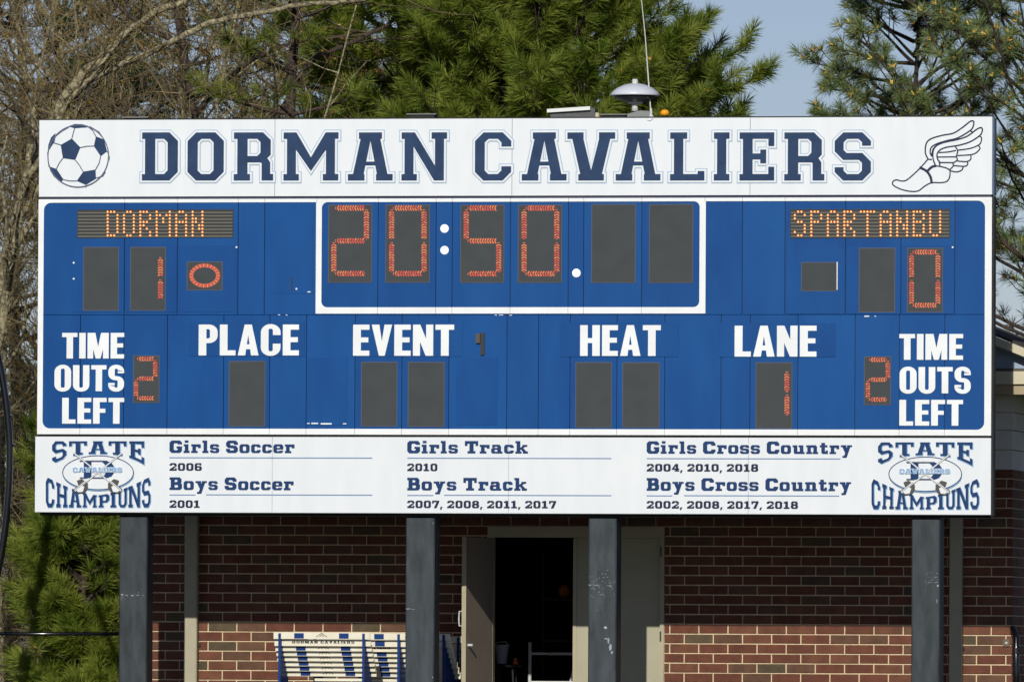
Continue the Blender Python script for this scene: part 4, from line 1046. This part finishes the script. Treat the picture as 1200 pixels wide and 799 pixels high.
# ------------------------------------------------------------------ hurdles
HR = random.Random(9)
def hurdle(px_l, px_r, py, y, row, stack, label, text):
    """px_l.. px_r: crossbar ends; py: crossbar top"""
    Xl, Xr = B(px_l, py, y)[0], B(px_r, py, y)[0]; zt_ = B((px_l+px_r)/2, py, y)[1]
    W_ = Xr-Xl; h = .068
    t = empty('hurdle', ((Xl+Xr)/2, y, 0), label, 'hurdle', 'hurdles nested in stacks against the brick wall')
    cb = MB().box(Xl, y, zt_-h, Xr, y+.014, zt_, bev=.002).obj('crossbar', HURW, t)
    mb = MB(); f = lambda u: Xl+u*W_
    def q(x0, z0, x1, z1, mi): mb.add([(x0, y-.002, z0), (x1, y-.002, z0), (x1, y-.002, z1), (x0, y-.002, z1)], [(0, 1, 2, 3)], mi)
    if text:
        L, w_ = layout('DORMAN CAVALIERS', fontC, 1.6, 5)
        for P in place_text(L, w_, 10, f(.185), zt_-.040, f(.83), zt_-.012): flat(P, y-.002, mb, 1)
        mb.obj('lettering', [HURB, BLKT], cb)
    else:
        q(f(.215), zt_-.062, f(.315), zt_-.008, 0); q(f(.68), zt_-.062, f(.78), zt_-.008, 0)
        S_ = []
        for k, hw in ((0, .055), (.016, .022)):
            S_ += stroke([(f(.5)-hw, zt_-.045), (f(.5), zt_-.006-k), (f(.5)+hw, zt_-.045)], .0055)
        flat(S_, y-.002, mb, 1); mb.obj('blocks_and_chevron', [HURB, BLKT], cb)['kind'] = 'stuff'
    for u in (.065, .935):
        x = f(u)
        MB().box(x-.013, y+.0145, .06, x+.013, y+.042, zt_-.008).obj('upright', HURB, t)
        if row == 0: MB().box(x-.013, y-.010, .06, x+.013, y-.0025, zt_-.010).obj('upright', HURB, t)
        MB().box(x-.015, y+.0145, .03, x+.015, y+.55, .058).obj('foot', HURB, t)
    MB().box(f(.07), y+.045, .25, f(.93), y+.06, .28).obj('brace', HURB, t)
    if row == 7: MB().box(f(.36), y-.004, zt_-.115, f(.85), y+.010, zt_-.088).obj('lower_bar', HURW, t)
ords = ['topmost', 'second', 'third', 'fourth', 'fifth', 'sixth', 'seventh', 'lowest']
stacks = [(320.5, 433.5, 740.6, WY-2.0, 'leftmost stack', 5.9, 1), (362, 474.6, 741.3, WY-1.5, 'stack half hidden behind the leftmost stack', 5.9, 2),
          (414, 527.5, 742, WY-1.0, 'stack ending just right of the second post', 6.1, 1), (430, 544.5, 745, WY-.5, 'stack nearest the open door leaf', 6.0, 2)]
for si, (a, b, py, y, where, dp, tr_) in enumerate(stacks):
    for r in range(8):
        hurdle(a+r*1.1*(1 if si < 2 else 1.6), b+r*1.1*(1 if si < 2 else 1.6), py+(0 if r == 0 else 2.4+r*dp), y+r*.05, r, si,
               f'{ords[r]} cream hurdle of the {where}' if r != tr_ else f'{ords[r]} hurdle, black lettered, of the {where}', r == tr_)

# ------------------------------------------------------------------ black pipe at the building corner, hoop and cable at left
yp = WY-.22
c1 = [P3(1191, 742, yp), P3(1191, 770, yp)]
pip = empty('drain_pipe', (c1[0].x, yp, 0), 'black pipe standing at the right hand corner of the brick wall', 'pipe')
MB().tube([(c1[0].x-.06, yp+.15, c1[0].z+.05), (c1[0].x-.035, yp+.06, c1[0].z+.035), (c1[0].x, yp, c1[0].z-.04), (c1[0].x, yp, 0)], .032, 12).obj('pipe_body', BLACKG, pip, smooth=True)
MB().lathe((c1[0].x, yp, P3(1191, 762, yp).z), [(.033, -.03), (.042, -.03), (.042, .03), (.033, .03)], 14).obj('clamp', BLACKM, pip)
yh = -.6
hp = [(-60, 250), (-26, 340), (-6, 405), (4, 450), (10, 500), (11.5, 540), (9, 590), (3, 640), (-7, 690), (-24, 750), (-60, 840), (-100, 905)]
pts = [P3(p[0], p[1], yh) for p in smooth_path(hp, 4)]
pts = [p for p in pts if p.z > .0]
hoop = empty('bent_pipe', (pts[-1].x, yh, 0), 'glossy black bent pipe bowing into the left edge of the picture', 'pipe')
MB().tube(pts, .036, 14).obj('pipe_body', BLACKG, hoop, smooth=True)
for (x, y) in ((8.5, 487), (12, 521)):
    c = P3(x, y, yh); MB().tube([c+Vector((-.0, 0, .02)), c+Vector((.05, 0, -.0))], .018, 10).obj('clip', BLACKM, hoop)
a, b = P3(-80, 741.5, .25), P3(139, 742.3, .25)
tag(MB().tube([a, (a+b)/2-Vector((0, 0, .004)), b], .019, 10).obj('pipe_rail', BLACKG, smooth=True), 'straight thin black rail running left from the leftmost post', 'rail')

# ================================================================== GROUND
gm = mat('grass_ground', (46, 56, 26), .9, rgb2=(70, 70, 42), scale=1.5, bump=.4, bscale=30)
g = MB()
g.add([(-3000, -3000, 0), (3000, -3000, 0), (3000, 4000, 0), (-3000, 4000, 0)], [(0, 1, 2, 3)])
tag(g.obj('ground', gm), kind='structure')
ap = MB().box(house_l-1.2, -1.2, .003, house_r+1.2, WY-.002, .02)
tag(ap.obj('pavement', mat('asphalt', (62, 62, 60), .9, var=.15, scale=3)), kind='structure')  # out of view, kept dark to cut light bounced onto the wall

# ================================================================== TREES
BARK = mat('lichen_bark', (92, 80, 62), .95, rgb2=(176, 168, 132), scale=22, bump=.8, bscale=60, thr=(.36, .64))
BARKD = mat('dark_bark', (70, 58, 50), .95, var=.35, scale=10, bump=.7, bscale=40)
TWIG = mat('twig_tan', (128, 114, 78), .9, rgb2=(78, 66, 48), scale=2.5)
TWIG2 = mat('twig_grey', (96, 84, 68), .9, rgb2=(60, 50, 42), scale=2.0)
VINE = mat('dry_vine', (156, 142, 102), .9, rgb2=(82, 70, 48), scale=3)
BUD = mat('bud_olive', (156, 140, 48), .8, rgb2=(128, 84, 40), scale=1.5, transl=.3)
NEED = mat('pine_needles', (104, 128, 40), .5, rgb2=(164, 172, 74), scale=3.4, thr=(.36, .66), transl=.45, spec=.35)
NEEDY = mat('pine_needles_pale', (136, 148, 92), .55, rgb2=(92, 114, 62), scale=2.6, thr=(.38, .66), transl=.25, spec=.3)
NEEDD = mat('pine_needles_deep', (44, 66, 30), .6, rgb2=(70, 92, 44), scale=2.0, transl=.2, spec=.3)
CATK = mat('pine_candle', (226, 198, 104), .8, rgb2=(200, 150, 70), scale=4)
def tubes(P0, P1, R0, R1, k=3):
    P0 = np.asarray(P0, float); P1 = np.asarray(P1, float); R0 = np.asarray(R0, float); R1 = np.asarray(R1, float)
    d = P1-P0; d /= (np.linalg.norm(d, axis=1, keepdims=True)+1e-9)
    ref = np.where(np.abs(d[:, 2:3]) > .9, np.array([[1., 0, 0]]), np.array([[0, 0, 1.]]))
    u = np.cross(d, ref); u /= np.linalg.norm(u, axis=1, keepdims=True); v = np.cross(d, u)
    n = len(P0); V = np.zeros((n, 2*k, 3))
    for j in range(k):
        a = 2*math.pi*j/k; o = u*math.cos(a)+v*math.sin(a)
        V[:, j] = P0+o*R0[:, None]; V[:, k+j] = P1+o*R1[:, None]
    F = np.zeros((n, k, 4), int); base = (np.arange(n)*2*k)[:, None]
    for j in range(k):
        F[:, j] = base+np.array([[j, (j+1) % k, k+(j+1) % k, k+j]])
    return V.reshape(-1, 3), F.reshape(-1, 4)
def mesh_part(name, V, F, m, parent, kind=None, fm=None, smooth=False, label=None):
    o = bpy.data.objects.new(name, fast_mesh(name, V, F, m, fm, smooth)); link(o, parent)
    if kind: o['kind'] = kind
    if label: o['label'] = label
    return o
def rnd_unit(r):
    while True:
        v = Vector((r.uniform(-1, 1), r.uniform(-1, 1), r.uniform(-1, 1)))
        if .1 < v.length < 1: return v.normalized()
def grow(r, p, d, ln, rad, lvl, out, zmax=9.2, wig=.22, up=.12):
    """limb as chain of segments; spawns children"""
    nseg = max(3, int(ln/.18)); st = ln/nseg; q = Vector(p); d = Vector(d)
    for i in range(nseg):
        t0, t1 = i/nseg, (i+1)/nseg
        d = (d+rnd_unit(r)*wig+Vector((0, 0, up*.3))).normalized()
        q2 = q+d*st; r0 = rad*(1-t0*.75); r1 = rad*(1-t1*.75)
        out[lvl].append((tuple(q), tuple(q2), r0, r1)); q = q2
        if lvl < 3 and t1 > .18 and q.z < zmax:
            for _ in range(1 if lvl else 1):
                if r.random() < (.85, .8, .62)[lvl]:
                    a = (d*.55+rnd_unit(r)*.8).normalized()
                    grow(r, q, a, ln*(.55, .5, .45)[lvl]*r.uniform(.6, 1.1), max(rad*.5*(1-t1*.5), .0028), lvl+1, out, zmax, wig*1.1, up)
    return q
def bare_tree(px, y, zb_, h, label, seed, lean=(0, 0), r0=.09, limbs=None, group='bare trees left of and behind the board', twm=TWIG, nmain=9, budn=2500, spread=.55, fork=1.6):
    r = random.Random(seed); x = BX(px, 400, y)
    t = empty('bare_tree', (x, y, 0), label, 'tree', group)
    out = {0: [], 1: [], 2: [], 3: []}
    tp = []; q = Vector((x, y, 0)); d = Vector((lean[0], lean[1], 1)).normalized(); n = int(h/.4)
    for i in range(n):
        d = (d+rnd_unit(r)*.06+Vector((lean[0]*.02, 0, .03))).normalized(); q2 = q+d*.4
        out[0].append((tuple(q), tuple(q2), r0*(1-.7*i/n), r0*(1-.7*(i+1)/n))); tp.append(q2.copy()); q = q2
    cand = [p for p in tp if p.z > fork]
    for i in range(nmain):
        p = cand[int(i*len(cand)/nmain)]
        a = r.uniform(0, 2*math.pi); dd = Vector((math.cos(a), math.sin(a)*.7, r.uniform(.35, 1.1))).normalized()
        grow(r, p, dd, r.uniform(1.3, 2.4)*spread/.55, r0*.38, 1, out)
    if limbs:
        for (path, ra, rb_) in limbs:
            sp = smooth_path([(a, b) for a, b, _ in path], 4)
            pp = [Vector((B(a, b, path[0][2])[0], path[0][2], B(a, b, path[0][2])[1]))+rnd_unit(r)*.012 for a, b in sp]
            for i in range(len(pp)-1):
                f0, f1 = i/(len(pp)-1), (i+1)/(len(pp)-1)
                w0 = 1 if i == 0 else w1
                w1 = r.uniform(.93, 1.08)
                out[0].append((tuple(pp[i]), tuple(pp[i+1]), (ra+(rb_-ra)*f0)*w0, (ra+(rb_-ra)*f1)*w1))
                if i % 3 == 1:
                    for _ in range(2):
                        grow(r, pp[i]+(pp[i+1]-pp[i])*r.random(), (Vector((r.uniform(-.8, .8), r.uniform(-.5, .5), r.uniform(-.3, 1)))).normalized(), r.uniform(.5, 1.2), .014, 2, out)
    A = out[0]+out[1]
    V, F = tubes([s[0] for s in A], [s[1] for s in A], [s[2] for s in A], [s[3] for s in A], 7)
    mesh_part('trunk', V, F, BARK if twm is TWIG else BARKD, t, smooth=True)
    A = out[2]+out[3]
    V, F = tubes([s[0] for s in A], [s[1] for s in A], [max(s[2], .0028) for s in A], [max(s[3], .0018) for s in A], 3)
    c = mesh_part('crown', V, F, twm, t, label='mesh of bare twigs')
    # buds
    tips = np.array([s[1] for s in out[3]]) if out[3] else np.zeros((0, 3))
    if len(tips) and budn:
        idx = RNG.integers(0, len(tips), budn); P = tips[idx]+RNG.normal(0, .012, (budn, 3))
        D1 = RNG.normal(0, 1, (budn, 3)); D1 /= np.linalg.norm(D1, axis=1, keepdims=True); D2 = np.cross(D1, RNG.normal(0, 1, (budn, 3))); D2 /= np.linalg.norm(D2, axis=1, keepdims=True)
        s1 = RNG.uniform(.008, .02, (budn, 1)); s2 = s1*.5
        V = np.stack([P-D1*s1, P-D2*s2, P+D1*s1, P+D2*s2], 1).reshape(-1, 3)
        o = mesh_part('buds', V, np.arange(budn*4).reshape(-1, 4), BUD, c, kind='stuff')
    return t
def needles(tips, axes, n, L, spread=(15, 80), wd=.0062, seed=0, stem=.12):
    g = np.random.default_rng(seed)
    tips = np.repeat(np.asarray(tips, float), n, 0); ax = np.repeat(np.asarray(axes, float), n, 0); N = len(tips)
    ax /= np.linalg.norm(ax, axis=1, keepdims=True)
    v = g.normal(0, 1, (N, 3)); v -= ax*np.sum(v*ax, 1, keepdims=True); v /= np.linalg.norm(v, axis=1, keepdims=True)
    s = g.random((N, 1)); th = np.radians(spread[0]+(spread[1]-spread[0])*(s*.75+.25*g.random((N, 1))))
    d = ax*np.cos(th)+v*np.sin(th)
    base = tips-ax*(s*stem)
    ln = L*g.uniform(.7, 1.12, (N, 1))
    mid = base+d*ln*.55; d2 = d+np.array([[0, 0, -.22]]); d2 /= np.linalg.norm(d2, axis=1, keepdims=True)
    tip = mid+d2*ln*.45
    sd = np.cross(d, g.normal(0, 1, (N, 3))); sd /= np.linalg.norm(sd, axis=1, keepdims=True); sd *= wd/2
    V = np.stack([base-sd*.6, base+sd*.6, mid+sd, mid-sd, tip], 1).reshape(-1, 3)
    b = (np.arange(N)*5)[:, None]
    F = np.concatenate([b+np.array([[0, 1, 2]]), b+np.array([[0, 2, 3]]), b+np.array([[3, 2, 4]])], 0)
    return V, F
def pine(px, y, htop, zlo, rfun, label, seed, nm=NEED, per=46, L=.17, whorl=.30, candles=0, dens=1.0, group='pine trees round the field house', r0=.11, fromz=0, zvis=9.5, wd=.0065, bparts=9, up=(.15, .7), nb=6, spread=(8, 72), stem=.10):
    r = random.Random(seed); x = BX(px, 400, y)
    t = empty('pine_tree', (x, y, 0), label, 'tree', group)
    A = []; n = int(htop/.5)
    q = Vector((x, y, 0))
    for i in range(n):
        q2 = Vector((x+.05*math.sin(i*.7+seed), y+.04*math.cos(i*.9), (i+1)*htop/n))
        A.append((tuple(q), tuple(q2), r0*(1-.85*i/n), r0*(1-.85*(i+1)/n))); q = q2
    V, F = tubes([s[0] for s in A], [s[1] for s in A], [s[2] for s in A], [s[3] for s in A], 9)
    mesh_part('trunk', V, F, BARKD, t, smooth=True)
    tips = []; axes = []; Bx = []; zz_ = zlo
    while zz_ < min(htop-.2, zvis):
        R = rfun(zz_)
        for k in range(max(3, int(nb*dens))):
            a = r.uniform(0, 2*math.pi); d = Vector((math.cos(a), math.sin(a), r.uniform(*up)*.5)).normalized()
            p = Vector((x, y, zz_+r.uniform(-.1, .1))); ln = R*r.uniform(.75, 1.05); m = max(3, int(ln/.14)); st = ln/m
            for i in range(m):
                d = (d+rnd_unit(r)*.10+Vector((0, 0, .035))).normalized(); p2 = p+d*st; f = i/m
                Bx.append((tuple(p), tuple(p2), .022*(1-.8*f)+.003, .022*(1-.8*(i+1)/m)+.003)); p = p2
                if f > .22 and r.random() < .92*dens:
                    for s_ in ((1, -1) if r.random() < .75 else (1,)):
                        sd = d.cross(Vector((0, 0, 1))).normalized()*s_
                        e = (d*.75+sd*r.uniform(.4, 1.0)+Vector((0, 0, r.uniform(-.1, .55)))).normalized(); l2 = r.uniform(.18, .5)*(1.15-f*.5)
                        p3 = p+e*l2*.6; e2 = (e+Vector((0, 0, .3))).normalized(); p4 = p3+e2*l2*.4
                        Bx.append((tuple(p), tuple(p3), .007, .005)); Bx.append((tuple(p3), tuple(p4), .005, .004))
                        tips.append(tuple(p4)); axes.append(tuple(e2))
                        if r.random() < .55*dens: tips.append(tuple(p3)); axes.append(tuple((e+rnd_unit(r)*.5).normalized()))
            tips.append(tuple(p)); axes.append(tuple(d))
        zz_ += whorl*r.uniform(.8, 1.2)
    V, F = tubes([s[0] for s in Bx], [s[1] for s in Bx], [s[2] for s in Bx], [s[3] for s in Bx], 4)
    c = mesh_part('branches', V, F, BARKD, t, kind='stuff')
    V, F = needles(tips, axes, per, L, seed=seed, wd=wd, spread=spread, stem=stem)
    c = mesh_part('crown', V, F, nm, t)
    if candles:
        g = np.random.default_rng(seed+5); idx = g.permutation(len(tips))[:candles]; T = np.array(tips)[idx]; X_ = np.array(axes)[idx]
        P0 = []; P1 = []
        for tp, ax in zip(T, X_):
            for _ in range(4):
                dd = ax+g.normal(0, .55, 3); dd /= np.linalg.norm(dd); P0.append(tp); P1.append(tp+dd*g.uniform(.03, .06))
        V, F = tubes(P0, P1, [.013]*len(P0), [.008]*len(P0), 4)
        mesh_part('candles', V, F, CATK, c, kind='stuff')
    print('pine', label[:30], len(tips)); return t

# the big lichened tree at the left with its two long limbs
limbA = [(-12, 430, 4.8), (8, 300, 4.8), (30, 215, 4.8), (55, 160, 4.8), (82, 104, 4.8), (118, 68, 4.75), (150, 38, 4.7), (182, 14, 4.7), (215, 2, 4.65), (250, -25, 4.6)]
limbB = [(80, 106, 4.8), (125, 84, 4.75), (170, 64, 4.7), (212, 44, 4.65), (245, 28, 4.6), (290, 18, 4.6), (330, 10, 4.55), (370, 5, 4.55), (415, 1, 4.5), (470, -12, 4.5)]
limbC = [(300, 175, 7), (345, 102, 7), (362, 76, 7), (392, 58, 7), (430, 42, 7), (470, 18, 7), (500, -20, 7)]
bare_tree(-40, 4.8, 0, 7, 'leaning bare tree with pale lichened limbs sweeping right above the board', 4, lean=(.05, 0), r0=.10, limbs=[(limbA, .062, .030), (limbB, .040, .022)], nmain=6, fork=4.2)
bare_tree(325, 7, 0, 10, 'bare tree with a dark diagonal limb left of the central pine', 8, r0=.09, limbs=[(limbC, .032, .018)], twm=TWIG2, nmain=9, fork=4)
specs = [(6, 11.2, .045, 'slim bare tree at the left edge beside the lichened tree', TWIG), (100, 16.5, .08, 'bare twiggy tree above the soccer ball emblem', TWIG), (165, 6.6, .035, 'thin upright bare sapling above the letter D', TWIG),
         (205, 9.5, .06, 'bare tree above the letters O and R, behind the lichened limb', TWIG), (262, 7.6, .03, 'thin pale bare sapling above the letter R', TWIG), (150, 17, .08, 'bare tree farther back between the saplings', TWIG),
         (40, 16, .11, 'dark trunked bare tree behind the left edge of the board', TWIG2), (300, 11, .06, 'bare tree far behind the gap left of the central pine', TWIG), (-30, 8.5, .09, 'bare tree mostly beyond the left edge of the picture', TWIG), (400, 10, .05, 'bare tree partly hidden by the left side of the central pine', TWIG)]
for i, (px, y, r0_, lab, tm) in enumerate(specs):
    bare_tree(px, y, 0, 9.5, lab, 100+i, r0=r0_, twm=tm, nmain=(20 if r0_ > .05 else 16), fork=3.4, budn=4200, spread=(.52 if r0_ > .05 else .34))

# dry thicket
r = random.Random(77); P0 = []; P1 = []; R0 = []; R1 = []
for i in range(11000):
    y = r.uniform(3.8, 13)
    c = r.random()
    if c < .45: px = r.uniform(-70, 175); z = r.uniform(0, 6.6)
    elif c < .72: px = r.uniform(-40, 400)-r.uniform(0, 120); z = r.uniform(5.4, 8.2)
    else: px = r.uniform(-40, 130); z = r.uniform(0, 3)
    if z < 4.4: y = r.uniform(10.5, 15)
    x = BX(px, 400, y)
    d = Vector((r.gauss(0, .6), r.gauss(0, .4), r.gauss(.4, .8))).normalized(); p = Vector((x, y, z)); ra = r.uniform(.002, .0058)
    for k in range(r.randint(3, 7)):
        d = (d+rnd_unit(r)*.28+Vector((0, 0, -.05))).normalized(); q = p+d*r.uniform(.09, .2); P0.append(tuple(p)); P1.append(tuple(q)); R0.append(ra); R1.append(ra*.85); ra *= .88; p = q
V, F = tubes(P0, P1, R0, R1, 3)
o = mesh_part('dry_thicket', V, F, VINE, None); tag(o, 'tangle of dry tan vines and brush between the trees at left', 'brush', kind='stuff')

# pines
pine(640, 7.5, 12, 4.6, lambda z: 2.5-.32*(z-6.2) if z > 6 else 2.5, 'dense green pine filling the middle behind the DORMAN CAVALIERS lettering', 31, candles=160, dens=1.2, whorl=.22, per=64, L=.19, wd=.0075, nb=8, up=(.3, 1.1))
pine(470, 8.2, 12, 5.2, lambda z: 1.4-.1*(z-6), 'bushy green pine joined to the left side of the central pine', 37, candles=30, dens=1.2, whorl=.22, per=60, L=.19, wd=.0075, nb=6, up=(.3, 1.1))
pine(1262, 9.5, 13, 2.6, lambda z: 3.3, 'open crowned pine with yellow candles at the right behind the roof', 32, nm=NEEDY, candles=1500, dens=.6, per=50, L=.16, whorl=.25, wd=.0066, nb=8, up=(.0, 1.3), spread=(10, 95), stem=.05)
pine(1070, 10.8, 10, 4.2, lambda z: 1.15, 'sparse pine crown filling the sky left of the big right hand pine', 41, nm=NEEDY, candles=420, dens=.8, per=50, L=.16, whorl=.26, wd=.0066, nb=7, up=(.0, 1.6), spread=(10, 95), stem=.05, r0=.07)
pine(134, 9.2, 4.2, .1, lambda z: max(.3, .8-.08*z), 'young pine filling the gap between the brush and the leftmost post', 43, dens=1.3, per=66, L=.2, whorl=.2, r0=.035, wd=.0078, nb=7, up=(.5, 1.6), candles=30)
pine(100, 8.4, 3.6, .1, lambda z: max(.25, .74-.08*z), 'young bright green pine behind the left end of the brick wall', 33, dens=1.15, per=70, L=.2, whorl=.2, r0=.035, wd=.0075, nb=7, up=(.5, 1.6), candles=60)
pine(343, 5.6, 12, 6.6, lambda z: .9, 'slender pine with a bare grey trunk left of the central pine', 34, nm=NEED, dens=.6, per=44, whorl=.5, r0=.105)
pine(415, 15, 13, 2.0, lambda z: 2.3, 'shaded dark pine standing behind the central pine on its left side', 35, nm=NEED, dens=.8, per=34, whorl=.4, wd=.010)
pine(20, 17, 12, .6, lambda z: 2.3, 'dark pine deep behind the bare trees at the left edge', 36, nm=NEEDD, dens=.9, per=34, whorl=.36, wd=.011)
pine(215, 19, 12, .6, lambda z: 1.7, 'dark pine far behind the lichened limbs', 38, nm=NEEDD, dens=.7, per=30, whorl=.42, wd=.011)
for k_, (px_, y_, lab_) in enumerate(((122, 15.8, 'straight pale sapling stem above the right side of the ball emblem'), (158, 15.4, 'slightly leaning pale sapling stem left of the letter D'), (262, 4.3, 'straight pale sapling stem above the letter O'))):
    bare_tree(px_, y_, 0, 9.5, lab_, 300+k_, r0=.021, twm=TWIG, nmain=12, fork=3, budn=900, spread=.2, lean=((0, .02, .01)[k_], 0))
print('objects', len(bpy.data.objects))
